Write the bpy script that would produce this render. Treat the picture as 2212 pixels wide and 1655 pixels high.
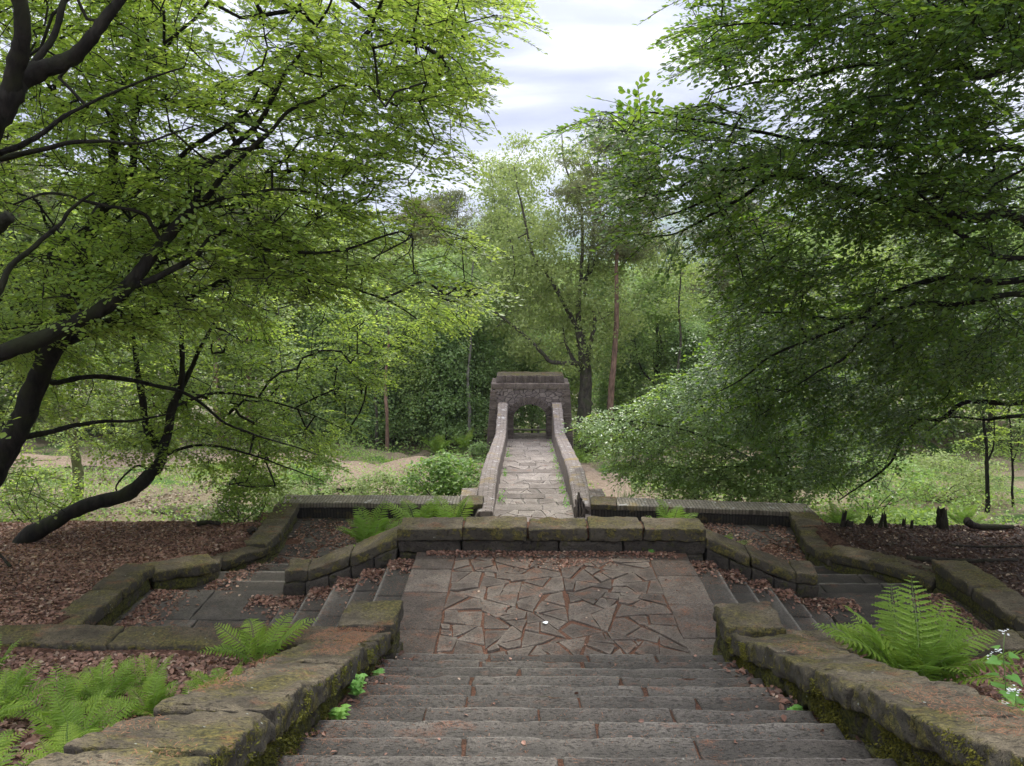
import bpy, math, random
import numpy as np
from mathutils import Vector
for o in list(bpy.data.objects): bpy.data.objects.remove(o)
sc = bpy.context.scene
col = sc.collection
R = math.radians
rng = np.random.default_rng(7)
random.seed(7)

# ------------------------------------------------------------------ camera
CAM = np.array([0.0, 0.0, 4.8]); PITCH = R(9.8); YAW = R(0.6); F = 770.0
cd = bpy.data.cameras.new('camera'); cam = bpy.data.objects.new('camera', cd); col.objects.link(cam)
cd.sensor_width = 36.0; cd.lens = 36.0 * F / 1024.0; cd.clip_start = 0.05; cd.clip_end = 20000
cam.location = CAM; cam.rotation_euler = (R(90) - PITCH, 0, YAW)
sc.camera = cam
sc.render.resolution_x = 1024; sc.render.resolution_y = 766

# ------------------------------------------------------------------ sky, sun, exposure
SUN_EL, SUN_AZ = R(58), R(12)          # azimuth from +Y towards +X
w = bpy.data.worlds.new('World'); sc.world = w; w.use_nodes = True
nt = w.node_tree; nt.nodes.clear()
N = nt.nodes.new; L = nt.links.new
sky = N('ShaderNodeTexSky'); sky.sky_type = 'NISHITA'; sky.sun_disc = False
sky.sun_elevation = SUN_EL; sky.sun_rotation = SUN_AZ
tc = N('ShaderNodeTexCoord'); sep = N('ShaderNodeSeparateXYZ'); L(tc.outputs['Generated'], sep.inputs[0])
def wm(op, a, b=None):
    n = N('ShaderNodeMath'); n.operation = op
    for i, x in enumerate((a, b)):
        if x is None: continue
        if isinstance(x, (int, float)): n.inputs[i].default_value = x
        else: L(x, n.inputs[i])
    return n.outputs[0]
zc_ = wm('ADD', wm('MAXIMUM', sep.outputs[2], 0.0), 0.16)
comb = N('ShaderNodeCombineXYZ')
L(wm('DIVIDE', sep.outputs[0], zc_), comb.inputs[0]); L(wm('DIVIDE', sep.outputs[1], zc_), comb.inputs[1])
mp = N('ShaderNodeMapping'); mp.inputs['Location'].default_value = (3.1, 1.75, 0.0); mp.inputs['Scale'].default_value = (1.0, 1.25, 1.0)
L(comb.outputs[0], mp.inputs[0])
nz = N('ShaderNodeTexNoise'); nz.inputs['Scale'].default_value = 1.15; nz.inputs['Detail'].default_value = 7; nz.inputs['Roughness'].default_value = 0.5
nz.inputs['Distortion'].default_value = 0.3
L(mp.outputs[0], nz.inputs['Vector'])
cr = N('ShaderNodeValToRGB'); L(nz.outputs['Fac'], cr.inputs[0])
e = cr.color_ramp.elements
e[0].position = 0.38; e[0].color = (0.44, 0.48, 0.66, 1)
e[1].position = 0.63; e[1].color = (1.22, 1.22, 1.22, 1)
m = e.new(0.50); m.color = (0.70, 0.73, 0.87, 1)
# overcast sky: about three times brighter overhead than near the horizon
zen = wm('ADD', 0.80, wm('MULTIPLY', wm('POWER', wm('MAXIMUM', sep.outputs[2], 0.0), 2.0), 3.6))
mul = N('ShaderNodeVectorMath'); mul.operation = 'SCALE'; L(cr.outputs[0], mul.inputs[0]); L(zen, mul.inputs['Scale'])
bgc = N('ShaderNodeBackground'); L(mul.outputs[0], bgc.inputs[0]); bgc.inputs[1].default_value = 1.0
bgs = N('ShaderNodeBackground'); L(sky.outputs[0], bgs.inputs[0]); bgs.inputs[1].default_value = 0.10
mx = N('ShaderNodeMixShader'); mx.inputs[0].default_value = 0.93
L(bgs.outputs[0], mx.inputs[1]); L(bgc.outputs[0], mx.inputs[2])
out = N('ShaderNodeOutputWorld'); L(mx.outputs[0], out.inputs[0])
sd = bpy.data.lights.new('sun', 'SUN'); sd.energy = 2.9; sd.angle = R(10); sd.color = (1.0, 0.96, 0.88)
sun = bpy.data.objects.new('sun', sd); col.objects.link(sun)
sdir = Vector((math.sin(SUN_AZ) * math.cos(SUN_EL), math.cos(SUN_AZ) * math.cos(SUN_EL), math.sin(SUN_EL)))
sun.rotation_euler = sdir.to_track_quat('Z', 'Y').to_euler()
vs = sc.view_settings; vs.view_transform = 'Standard'; vs.look = 'None'; vs.gamma = 1; vs.use_curve_mapping = False
vs.exposure = 0.34

# ------------------------------------------------------------------ pixel helpers (u,v measured in a 2212-wide view of the photo)
def ray(u, v):
    x = u * 1024 / 2212 - 512; y = 383 - v * 766 / 1655
    d = np.array([x / F, y / F, -1.0])
    cp, sp = math.cos(R(90) - PITCH), math.sin(R(90) - PITCH)
    d = np.array([d[0], d[1] * cp - d[2] * sp, d[1] * sp + d[2] * cp])
    c, s = math.cos(YAW), math.sin(YAW)
    return np.array([d[0] * c - d[1] * s, d[0] * s + d[1] * c, d[2]])
def PY(u, v, Y):
    d = ray(u, v); return CAM + d * (Y / d[1])
def PZ(u, v, z):
    d = ray(u, v); return CAM + d * ((z - CAM[2]) / d[2])

# ------------------------------------------------------------------ numpy noise
def _h(ix, iy, iz, s):
    n = (ix * 374761393 + iy * 668265263 + iz * 2147483647 + s * 1274126177) & 0xffffffff
    n = ((n ^ (n >> 13)) * 1274126177) & 0xffffffff
    n = ((n ^ (n >> 16)) * 2246822519) & 0xffffffff
    return ((n ^ (n >> 15)) & 0xffff) / 32767.5 - 1.0
def vn(p, s=0):
    p = np.asarray(p, float); i = np.floor(p).astype(np.int64); f = p - i; f = f * f * (3 - 2 * f)
    r = 0
    for dx in (0, 1):
        for dy in (0, 1):
            for dz in (0, 1):
                wgt = (f[..., 0] if dx else 1 - f[..., 0]) * (f[..., 1] if dy else 1 - f[..., 1]) * (f[..., 2] if dz else 1 - f[..., 2])
                r = r + wgt * _h(i[..., 0] + dx, i[..., 1] + dy, i[..., 2] + dz, s)
    return r
def fbm(p, s=0, o=3):
    p = np.asarray(p, float); r = 0; a = 1
    for k in range(o): r = r + a * vn(p * 2 ** k + 17.3 * k, s + k); a *= 0.5
    return r

# ------------------------------------------------------------------ materials
def newmat(name):
    m = bpy.data.materials.new(name); m.use_nodes = True; t = m.node_tree
    for n in list(t.nodes): t.nodes.remove(n)
    return m, t
class NT:
    def __init__(s, t): s.t = t
    def n(s, ty, **k):
        n = s.t.nodes.new('ShaderNode' + ty)
        for a, b in k.items(): setattr(n, a, b)
        return n
    def l(s, a, b): s.t.links.new(a, b)
    def noise(s, vec, scale, detail=5, rough=0.55, dist=0.0):
        n = s.n('TexNoise'); n.inputs['Scale'].default_value = scale; n.inputs['Detail'].default_value = detail
        n.inputs['Roughness'].default_value = rough; n.inputs['Distortion'].default_value = dist
        if vec is not None: s.l(vec, n.inputs['Vector'])
        return n.outputs['Fac']
    def ramp(s, fac, stops):
        n = s.n('ValToRGB'); s.l(fac, n.inputs[0]); e = n.color_ramp.elements
        while len(e) > 1: e.remove(e[-1])
        e[0].position = stops[0][0]; e[0].color = c4(stops[0][1])
        for p, c in stops[1:]:
            x = e.new(p); x.color = c4(c)
        return n.outputs[0]
    def mix(s, fac, a, b, bt='MIX'):
        n = s.n('Mix'); n.data_type = 'RGBA'; n.blend_type = bt
        for i, x in ((0, fac), (6, a), (7, b)):
            if isinstance(x, (int, float)): n.inputs[i].default_value = x
            elif isinstance(x, tuple): n.inputs[i].default_value = c4(x)
            else: s.l(x, n.inputs[i])
        return n.outputs[2]
    def math(s, op, a, b=None, clamp=False):
        n = s.n('Math'); n.operation = op; n.use_clamp = clamp
        for i, x in enumerate((a, b)):
            if x is None: continue
            if isinstance(x, (int, float)): n.inputs[i].default_value = x
            else: s.l(x, n.inputs[i])
        return n.outputs[0]
    def mapr(s, v, a, b, c=0.0, d=1.0):
        n = s.n('MapRange'); s.l(v, n.inputs[0])
        for i, x in enumerate((a, b, c, d)): n.inputs[i + 1].default_value = x
        return n.outputs[0]
    def pos(s, scale=None):
        g = s.n('NewGeometry').outputs['Position']
        if scale is None: return g
        m = s.n('Mapping'); m.inputs['Scale'].default_value = scale; s.l(g, m.inputs[0]); return m.outputs[0]
    def nz(s):
        g = s.n('NewGeometry'); x = s.n('SeparateXYZ'); s.l(g.outputs['Normal'], x.inputs[0]); return x.outputs[2]
    def island(s): return s.n('NewGeometry').outputs['Random Per Island']
    def bump(s, h, strength, dist, prev=None):
        n = s.n('Bump'); n.inputs['Strength'].default_value = strength; n.inputs['Distance'].default_value = dist
        s.l(h, n.inputs['Height'])
        if prev is not None: s.l(prev, n.inputs['Normal'])
        return n.outputs[0]
    def out(s, col, rough=0.85, normal=None, spec=0.3, disp=None):
        b = s.n('BsdfPrincipled')
        if isinstance(col, tuple): b.inputs['Base Color'].default_value = c4(col)
        else: s.l(col, b.inputs['Base Color'])
        if isinstance(rough, (int, float)): b.inputs['Roughness'].default_value = rough
        else: s.l(rough, b.inputs['Roughness'])
        b.inputs['Specular IOR Level'].default_value = spec
        if normal is not None: s.l(normal, b.inputs['Normal'])
        o = s.n('OutputMaterial'); s.l(b.outputs[0], o.inputs[0]); return b
def c4(c): return (c[0], c[1], c[2], 1.0)

def stone_mat(name, dark, light, moss=0.3, mosscol=(0.10, 0.105, 0.022), needles=0.3, lichen=0.3, side_moss=0.5, bump=1.0, side_dark=None, nosing=None):
    m, t = newmat(name); n = NT(t); p = n.pos()
    a = n.noise(p, 3.2, 6, 0.6); b = n.noise(p, 26, 4, 0.7); c = n.noise(p, 90, 3, 0.7)
    base = n.ramp(a, [(0.32, dark), (0.68, light)])
    base = n.mix(n.mapr(b, 0.35, 0.7), n.mix(0.6, base, dark), base)
    base = n.mix(0.8, base, n.ramp(c, [(0.36, (0.55, 0.54, 0.53)), (0.64, (1.4, 1.4, 1.4))]), 'MULTIPLY')
    isl = n.island()
    base = n.mix(0.75, base, n.ramp(isl, [(0.0, (0.55, 0.5, 0.47)), (1.0, (1.35, 1.32, 1.28))]), 'MULTIPLY')
    oi = n.n('ObjectInfo'); base = n.mix(0.8, base, n.ramp(oi.outputs['Random'], [(0.0, (0.78, 0.77, 0.76)), (1.0, (1.2, 1.2, 1.2))]), 'MULTIPLY')
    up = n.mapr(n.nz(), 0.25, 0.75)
    if side_dark: base = n.mix(up, n.mix(0.8, base, side_dark), base)  # side faces darkened in colour, for their shade and darker stone
    # moss: on tops in soft patches, on sides in a finer, clumpier pattern
    mt = n.mapr(n.math('ADD', n.noise(p, 1.7, 5, 0.62), n.math('MULTIPLY', b, 0.25)), 0.68 - moss * 0.22, 0.80 - moss * 0.12)
    ms = n.mapr(n.math('ADD', n.noise(p, 5.5, 5, 0.7), n.math('MULTIPLY', b, 0.3)), 0.80 - side_moss * 0.26, 0.86 - side_moss * 0.2)
    mt = n.math('MULTIPLY', mt, min(1.0, moss * 2)); ms = n.math('MULTIPLY', ms, min(1.0, side_moss * 2)); mf = n.mix(up, ms, mt)
    mc = n.mix(n.mapr(b, 0.4, 0.65), (mosscol[0] * 0.45, mosscol[1] * 0.5, mosscol[2] * 0.5), (mosscol[0] * 1.7, mosscol[1] * 1.55, mosscol[2] * 1.3))
    colr = n.mix(n.math('MULTIPLY', mf, 0.85), base, mc)
    # fallen larch needles lying on tops
    ndl = n.math('MULTIPLY', n.mapr(n.noise(n.pos((1, 1.6, 1)), 2.6, 4, 0.6), 0.62 - needles * 0.16, 0.72 - needles * 0.1), n.mapr(n.noise(n.pos((1.0, 2.2, 1)), 70, 3, 0.75), 0.46, 0.60))
    ndl = n.math('MULTIPLY', ndl, up)
    colr = n.mix(n.math('MULTIPLY', ndl, 0.85), colr, n.mix(c, (0.16, 0.055, 0.025), (0.32, 0.12, 0.05)))
    # pale lichen dots
    v = n.n('TexVoronoi'); v.inputs['Scale'].default_value = 11; n.l(p, v.inputs['Vector'])
    li = n.math('MULTIPLY', n.math('LESS_THAN', n.math('ADD', v.outputs['Distance'], n.math('MULTIPLY', c, 0.15)), 0.145 + lichen * 0.05), n.mapr(n.noise(p, 2.3, 3), 0.60 - lichen * 0.12, 0.66 - lichen * 0.1))
    colr = n.mix(n.math('MULTIPLY', li, 0.7), colr, (0.30, 0.32, 0.27))
    pit = n.mapr(n.noise(n.pos((0.6, 1.5, 1)), 40, 3, 0.65), 0.56, 0.64)
    colr = n.mix(n.math('MULTIPLY', pit, 0.7), colr, (dark[0] * 0.35, dark[1] * 0.35, dark[2] * 0.35))
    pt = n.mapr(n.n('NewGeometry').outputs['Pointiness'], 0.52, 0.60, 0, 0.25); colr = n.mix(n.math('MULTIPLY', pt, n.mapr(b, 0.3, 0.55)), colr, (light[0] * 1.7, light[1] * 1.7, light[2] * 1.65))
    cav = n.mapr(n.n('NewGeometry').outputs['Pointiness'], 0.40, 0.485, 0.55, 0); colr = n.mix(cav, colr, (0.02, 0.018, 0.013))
    if nosing:      # edges of the treads worn pale by feet, darker further in
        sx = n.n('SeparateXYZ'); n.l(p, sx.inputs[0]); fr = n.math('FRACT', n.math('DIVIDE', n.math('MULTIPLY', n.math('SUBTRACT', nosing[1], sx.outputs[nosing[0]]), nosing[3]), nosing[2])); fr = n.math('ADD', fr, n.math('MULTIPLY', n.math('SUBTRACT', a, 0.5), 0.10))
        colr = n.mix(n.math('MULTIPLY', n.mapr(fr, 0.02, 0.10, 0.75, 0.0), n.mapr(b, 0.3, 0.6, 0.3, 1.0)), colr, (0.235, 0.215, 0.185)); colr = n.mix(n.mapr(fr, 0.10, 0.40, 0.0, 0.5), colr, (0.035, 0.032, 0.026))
    hgt = n.math('ADD', n.math('MULTIPLY', b, 0.7), n.math('MULTIPLY', c, 0.35))
    hgt = n.math('SUBTRACT', hgt, n.math('MULTIPLY', pit, 0.4))
    hgt = n.math('ADD', hgt, n.math('MULTIPLY', mf, n.math('MULTIPLY', c, 0.9)))
    n.out(colr, 0.88, n.bump(hgt, 0.9 * bump, 0.018), 0.25)
    return m

M = {}
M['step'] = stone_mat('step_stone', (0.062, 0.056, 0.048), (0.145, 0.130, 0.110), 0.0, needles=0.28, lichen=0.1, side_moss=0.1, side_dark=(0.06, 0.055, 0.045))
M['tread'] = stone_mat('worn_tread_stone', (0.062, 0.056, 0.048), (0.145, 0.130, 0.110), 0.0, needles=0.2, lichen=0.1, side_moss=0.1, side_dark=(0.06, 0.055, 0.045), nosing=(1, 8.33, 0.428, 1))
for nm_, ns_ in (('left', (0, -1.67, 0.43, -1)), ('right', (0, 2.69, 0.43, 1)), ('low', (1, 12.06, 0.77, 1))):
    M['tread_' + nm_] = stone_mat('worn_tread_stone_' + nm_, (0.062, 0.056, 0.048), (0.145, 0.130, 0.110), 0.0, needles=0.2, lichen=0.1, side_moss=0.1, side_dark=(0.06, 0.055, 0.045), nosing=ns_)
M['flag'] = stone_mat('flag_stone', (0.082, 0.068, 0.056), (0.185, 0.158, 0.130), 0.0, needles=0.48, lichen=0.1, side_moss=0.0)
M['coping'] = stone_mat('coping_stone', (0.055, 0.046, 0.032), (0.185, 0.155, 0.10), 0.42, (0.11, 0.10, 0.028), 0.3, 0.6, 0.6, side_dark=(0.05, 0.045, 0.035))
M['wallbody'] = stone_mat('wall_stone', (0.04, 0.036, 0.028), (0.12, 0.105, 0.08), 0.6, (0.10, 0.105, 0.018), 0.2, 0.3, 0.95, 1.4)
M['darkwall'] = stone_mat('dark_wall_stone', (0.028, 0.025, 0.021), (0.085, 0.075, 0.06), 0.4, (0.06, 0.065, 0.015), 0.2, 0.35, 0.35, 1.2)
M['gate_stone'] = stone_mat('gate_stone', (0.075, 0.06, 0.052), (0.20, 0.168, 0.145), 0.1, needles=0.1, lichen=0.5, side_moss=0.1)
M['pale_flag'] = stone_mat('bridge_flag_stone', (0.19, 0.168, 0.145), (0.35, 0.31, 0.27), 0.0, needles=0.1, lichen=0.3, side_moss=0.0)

def needle_bed():
    m, t = newmat('needle_bed'); n = NT(t); p = n.pos((1, 1.5, 1))
    a = n.noise(p, 60, 4, 0.75); b = n.noise(n.pos(), 4, 4)
    c = n.ramp(a, [(0.36, (0.04, 0.023, 0.016)), (0.52, (0.14, 0.066, 0.042)), (0.68, (0.27, 0.15, 0.10))])
    c = n.mix(n.mapr(b, 0.4, 0.7, 0, 0.6), c, (0.07, 0.05, 0.035))
    n.out(c, 0.95, n.bump(a, 1.0, 0.02), 0.1); return m
M['needle_bed'] = needle_bed()
def dirt(name, c0, c1, c2, sc_=18):
    m, t = newmat(name); n = NT(t); p = n.pos()
    a = n.noise(p, sc_, 6, 0.75); b = n.noise(p, 0.8, 4)
    c = n.ramp(a, [(0.34, c0), (0.52, c1), (0.70, c2)])
    c = n.mix(n.mapr(b, 0.35, 0.7, 0, 0.5), c, c0)
    n.out(c, 0.95, n.bump(a, 1.0, 0.05), 0.1); return m
def ground_mat():
    m, t = newmat('woodland_ground'); n = NT(t); p = n.pos()
    a = n.noise(p, 26, 5, 0.75); b = n.noise(p, 0.55, 5, 0.6)
    v = n.n('TexVoronoi'); v.inputs['Scale'].default_value = 17; n.l(p, v.inputs['Vector'])
    br = n.ramp(v.outputs['Color'], [(0.0, (0.05, 0.026, 0.018)), (0.5, (0.13, 0.068, 0.046)), (1.0, (0.26, 0.155, 0.11))])
    br = n.mix(n.mapr(a, 0.35, 0.6), (0.035, 0.02, 0.014), br)
    pale = n.mix(a, (0.10, 0.08, 0.045), (0.29, 0.235, 0.155))
    gr = n.mix(a, (0.03, 0.06, 0.015), (0.10, 0.17, 0.04))
    s = n.n('SeparateXYZ'); n.l(p, s.inputs[0])
    far = n.mapr(s.outputs[1], 16.5, 19.5)
    low = n.mix(n.mapr(b, 0.40, 0.50), gr, pale)
    c = n.mix(far, br, low)
    n.out(c, 0.95, n.bump(n.math('ADD', a, v.outputs['Distance']), 0.9, 0.04), 0.1); return m
M['ground'] = ground_mat()
M['path'] = dirt('trodden_earth', (0.15, 0.11, 0.075), (0.25, 0.19, 0.135), (0.34, 0.27, 0.20), 9)

def leaf_mat(name, a, b, trans=0.5, tcol=None, rough=0.42, spec=0.35, nscale=0.6):
    m, t = newmat(name); n = NT(t)
    i = n.island(); big = n.noise(n.pos(), nscale, 3)
    c = n.mix(n.math('ADD', n.math('MULTIPLY', i, 0.6), n.math('MULTIPLY', n.mapr(big, 0.3, 0.7), 0.4)), a, b)
    tc_ = n.mix(i, tcol[0], tcol[1]) if tcol else c
    if 'dead' in name: c = n.mix(n.mapr(n.math('FRACT', n.math('MULTIPLY', i, 17.0)), 0.88, 0.93), c, (0.40, 0.29, 0.21)); c = n.mix(n.mapr(n.math('FRACT', n.math('MULTIPLY', i, 31.0)), 0.6, 0.9, 0.0, 0.75), c, (0.035, 0.022, 0.016))
    oi = n.n('ObjectInfo'); ov = n.ramp(oi.outputs['Random'], [(0.0, (0.80, 0.84, 0.8)), (0.5, (1.0, 1.0, 1.0)), (1.0, (1.18, 1.08, 0.9))])
    if name not in ('beech_leaf', 'dark_beech_leaf'): c = n.mix(0.9, c, ov, 'MULTIPLY'); tc_ = n.mix(0.9, tc_, ov, 'MULTIPLY')
    bs = n.n('BsdfPrincipled'); n.l(c, bs.inputs['Base Color']); bs.inputs['Roughness'].default_value = rough; bs.inputs['Specular IOR Level'].default_value = spec
    tr = n.n('BsdfTranslucent'); n.l(tc_, tr.inputs[0])
    mx = n.n('MixShader'); mx.inputs[0].default_value = trans; n.l(bs.outputs[0], mx.inputs[1]); n.l(tr.outputs[0], mx.inputs[2])
    o = n.n('OutputMaterial'); n.l(mx.outputs[0], o.inputs[0]); return m
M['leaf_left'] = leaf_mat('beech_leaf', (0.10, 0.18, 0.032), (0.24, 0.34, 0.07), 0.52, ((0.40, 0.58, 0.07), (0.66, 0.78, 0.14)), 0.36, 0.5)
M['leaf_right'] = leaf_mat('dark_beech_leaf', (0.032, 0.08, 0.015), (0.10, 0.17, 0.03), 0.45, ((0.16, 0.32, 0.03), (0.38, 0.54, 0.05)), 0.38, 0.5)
M['leaf_fresh'] = leaf_mat('fresh_beech_leaf', (0.06, 0.13, 0.03), (0.17, 0.27, 0.07), 0.42, ((0.2, 0.38, 0.05), (0.4, 0.55, 0.09)), 0.3, 0.6)
M['moss'] = leaf_mat('moss_tuft', (0.04, 0.045, 0.012), (0.16, 0.155, 0.03), 0.2, ((0.1, 0.12, 0.02), (0.25, 0.26, 0.05)), 0.8, 0.1, 5)
M['leaf_birch'] = leaf_mat('birch_leaf', (0.15, 0.205, 0.065), (0.30, 0.36, 0.13), 0.45, ((0.30, 0.41, 0.11), (0.48, 0.57, 0.19)), 0.5, 0.3, 0.4)
M['leaf_oak'] = leaf_mat('broad_leaf', (0.14, 0.21, 0.06), (0.32, 0.39, 0.13), 0.45, ((0.27, 0.42, 0.10), (0.46, 0.60, 0.17)), 0.5, 0.3, 0.3)
M['leaf_thicket'] = leaf_mat('thicket_leaf', (0.14, 0.22, 0.08), (0.30, 0.39, 0.16), 0.48, ((0.28, 0.46, 0.12), (0.45, 0.60, 0.18)), 0.5, 0.35, 0.5)
M['needle_pine'] = leaf_mat('pine_needles', (0.12, 0.15, 0.06), (0.24, 0.26, 0.11), 0.3, ((0.16, 0.18, 0.08), (0.24, 0.22, 0.12)), 0.6, 0.2, 0.5)
M['leaf_shrub'] = leaf_mat('shrub_leaf', (0.12, 0.22, 0.045), (0.25, 0.36, 0.09), 0.44, ((0.28, 0.48, 0.07), (0.45, 0.62, 0.12)), 0.4, 0.4, 1.2)
M['fern'] = leaf_mat('fern_frond', (0.12, 0.20, 0.025), (0.24, 0.33, 0.05), 0.4, ((0.26, 0.42, 0.04), (0.32, 0.58, 0.12)), 0.5, 0.3, 2.0)
M['mustard'] = leaf_mat('mustard_leaf', (0.14, 0.32, 0.06), (0.22, 0.42, 0.10), 0.4, ((0.25, 0.50, 0.08), (0.38, 0.62, 0.14)), 0.5, 0.3, 3.0)
M['litter'] = leaf_mat('dead_leaf', (0.09, 0.045, 0.031), (0.37, 0.205, 0.145), 0.12, ((0.25, 0.10, 0.05), (0.4, 0.2, 0.1)), 0.6, 0.3, 1.5)
M['dark_litter'] = leaf_mat('damp_dead_leaf', (0.028, 0.015, 0.011), (0.10, 0.055, 0.038), 0.1, ((0.15, 0.06, 0.03), (0.25, 0.12, 0.07)), 0.6, 0.3, 1.5)  # shade under the right canopy put into the leaf colour
M['pale_litter'] = leaf_mat('pale_dead_leaf', (0.18, 0.125, 0.08), (0.46, 0.375, 0.27), 0.12, ((0.35, 0.2, 0.1), (0.5, 0.3, 0.2)), 0.6, 0.3, 1.5)
M['needle'] = leaf_mat('larch_needle', (0.12, 0.055, 0.032), (0.27, 0.14, 0.085), 0.1, ((0.3, 0.1, 0.05), (0.4, 0.2, 0.1)), 0.7, 0.2, 1.5)
def bark(name, a, b, moss=None, sc_=9):
    m, t = newmat(name); n = NT(t); p = n.pos((1, 1, 0.35))
    f = n.noise(p, sc_, 6, 0.7, 0.4); c = n.ramp(f, [(0.35, a), (0.66, b)])
    if moss: c = n.mix(n.mapr(n.noise(n.pos(), 2.2, 4), 0.48, 0.62, 0, 0.7), c, moss)
    n.out(c, 0.9, n.bump(f, 0.9, 0.04), 0.2); return m
M['bark_beech'] = bark('beech_bark', (0.006, 0.0055, 0.005), (0.030, 0.026, 0.021), (0.026, 0.03, 0.012))
M['bark_birch'] = bark('birch_bark', (0.035, 0.032, 0.028), (0.30, 0.28, 0.25), None, 5)
M['bark_dark'] = bark('dark_bark', (0.03, 0.026, 0.021), (0.11, 0.095, 0.075), (0.06, 0.07, 0.03))
M['bark_pine'] = bark('pine_bark', (0.085, 0.055, 0.042), (0.26, 0.165, 0.12))
M['bark_moss'] = bark('mossy_bark', (0.07, 0.07, 0.035), (0.22, 0.21, 0.12), (0.12, 0.14, 0.05))
M['rotten'] = bark('rotten_wood', (0.012, 0.010, 0.008), (0.05, 0.04, 0.03), (0.03, 0.035, 0.012), 14)
def plain(name, c, rough=0.8, var=0.3, sc_=12):
    m, t = newmat(name); n = NT(t); f = n.noise(n.pos(), sc_, 4)
    n.out(n.mix(f, tuple(x * (1 - var) for x in c), tuple(x * (1 + var) for x in c)), rough, n.bump(f, 0.4, 0.01)); return m
M['rail'] = plain('weathered_rail', (0.10, 0.09, 0.06))
M['petal'] = plain('white_petal', (0.75, 0.77, 0.75), 0.6, 0.08)
M['stem'] = plain('green_stem', (0.13, 0.20, 0.06))
M['fern_stem'] = plain('fern_stem', (0.16, 0.22, 0.07))

# brick-on-edge and rubble materials (pattern belongs to the masonry itself)
def brick_mat(name, axis, bw, bh, c1, c2, mortar, lich=0.3):
    m, t = newmat(name); n = NT(t); g = n.pos()
    s = n.n('SeparateXYZ'); n.l(g, s.inputs[0]); cb = n.n('CombineXYZ')
    ws = n.noise(g, 7, 3); 
    ax = {'x': 0, 'y': 1, 'z': 2}
    n.l(n.math('ADD', s.outputs[ax[axis[0]]], n.math('MULTIPLY', ws, 0.05)), cb.inputs[0])
    n.l(n.math('ADD', s.outputs[ax[axis[1]]], n.math('MULTIPLY', n.noise(g, 3, 2), 0.05)), cb.inputs[1])
    b = n.n('TexBrick'); n.l(cb.outputs[0], b.inputs['Vector']); b.inputs['Scale'].default_value = 1.0
    b.inputs['Brick Width'].default_value = bw; b.inputs['Row Height'].default_value = bh; b.inputs['Mortar Size'].default_value = 0.012
    b.inputs['Mortar Smooth'].default_value = 0.3; b.inputs['Bias'].default_value = 0.0
    b.inputs['Color1'].default_value = c4(c1); b.inputs['Color2'].default_value = c4(c2); b.inputs['Mortar'].default_value = c4(mortar)
    no = n.noise(g, 30, 4, 0.7); c = n.mix(0.6, b.outputs['Color'], n.ramp(no, [(0.3, (0.5, 0.5, 0.5)), (0.7, (1.5, 1.5, 1.5))]), 'MULTIPLY')
    up = n.mapr(n.nz(), 0.3, 0.7)
    lf = n.math('MULTIPLY', n.mapr(n.noise(g, 6, 5, 0.7), 0.60 - lich * 0.14, 0.68 - lich * 0.14), up)
    c = n.mix(n.math('MULTIPLY', lf, 0.75), c, (0.48, 0.47, 0.45))
    mo = n.mapr(n.noise(g, 1.6, 5, 0.65), 0.56, 0.68)
    c = n.mix(n.math('MULTIPLY', mo, 0.6), c, (0.24, 0.17, 0.05))
    h = n.math('ADD', n.math('SUBTRACT', 1.0, b.outputs['Fac']), n.math('MULTIPLY', no, 0.6))
    n.out(c, 0.9, n.bump(h, 0.6, 0.012), 0.2); return m
M['brick_top'] = brick_mat('brick_on_edge', 'yx', 0.30, 0.075, (0.15, 0.13, 0.10), (0.20, 0.175, 0.135), (0.09, 0.08, 0.06), 0.1)
M['parapet'] = brick_mat('parapet_bricks', 'xy', 0.26, 0.07, (0.17, 0.14, 0.12), (0.26, 0.22, 0.19), (0.08, 0.065, 0.055), 0.15)
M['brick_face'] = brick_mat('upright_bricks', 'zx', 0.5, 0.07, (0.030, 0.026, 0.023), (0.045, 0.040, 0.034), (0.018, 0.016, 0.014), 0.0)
M['thin_brick'] = brick_mat('thin_bricks', 'xz', 0.30, 0.055, (0.10, 0.082, 0.07), (0.22, 0.185, 0.16), (0.03, 0.026, 0.022), 0.3)
def rubble_mat():
    m, t = newmat('rubble_stone'); n = NT(t); g = n.pos((1, 0.5, 1.6))
    v = n.n('TexVoronoi'); v.feature = 'DISTANCE_TO_EDGE'; v.inputs['Scale'].default_value = 3.6; n.l(g, v.inputs['Vector'])
    v2 = n.n('TexVoronoi'); v2.inputs['Scale'].default_value = 3.6; n.l(g, v2.inputs['Vector'])
    no = n.noise(n.pos(), 14, 5, 0.7)
    c = n.ramp(v2.outputs['Color'], [(0.0, (0.105, 0.085, 0.078)), (1.0, (0.21, 0.175, 0.155))])
    c = n.mix(0.7, c, n.ramp(no, [(0.3, (0.6, 0.6, 0.6)), (0.7, (1.4, 1.4, 1.4))]), 'MULTIPLY')
    e_ = n.mapr(v.outputs['Distance'], 0.0, 0.05)
    c = n.mix(e_, (0.03, 0.026, 0.024), c)
    n.out(c, 0.9, n.bump(n.math('ADD', e_, n.math('MULTIPLY', no, 0.5)), 0.9, 0.04), 0.2); return m
M['rubble'] = rubble_mat()

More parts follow.
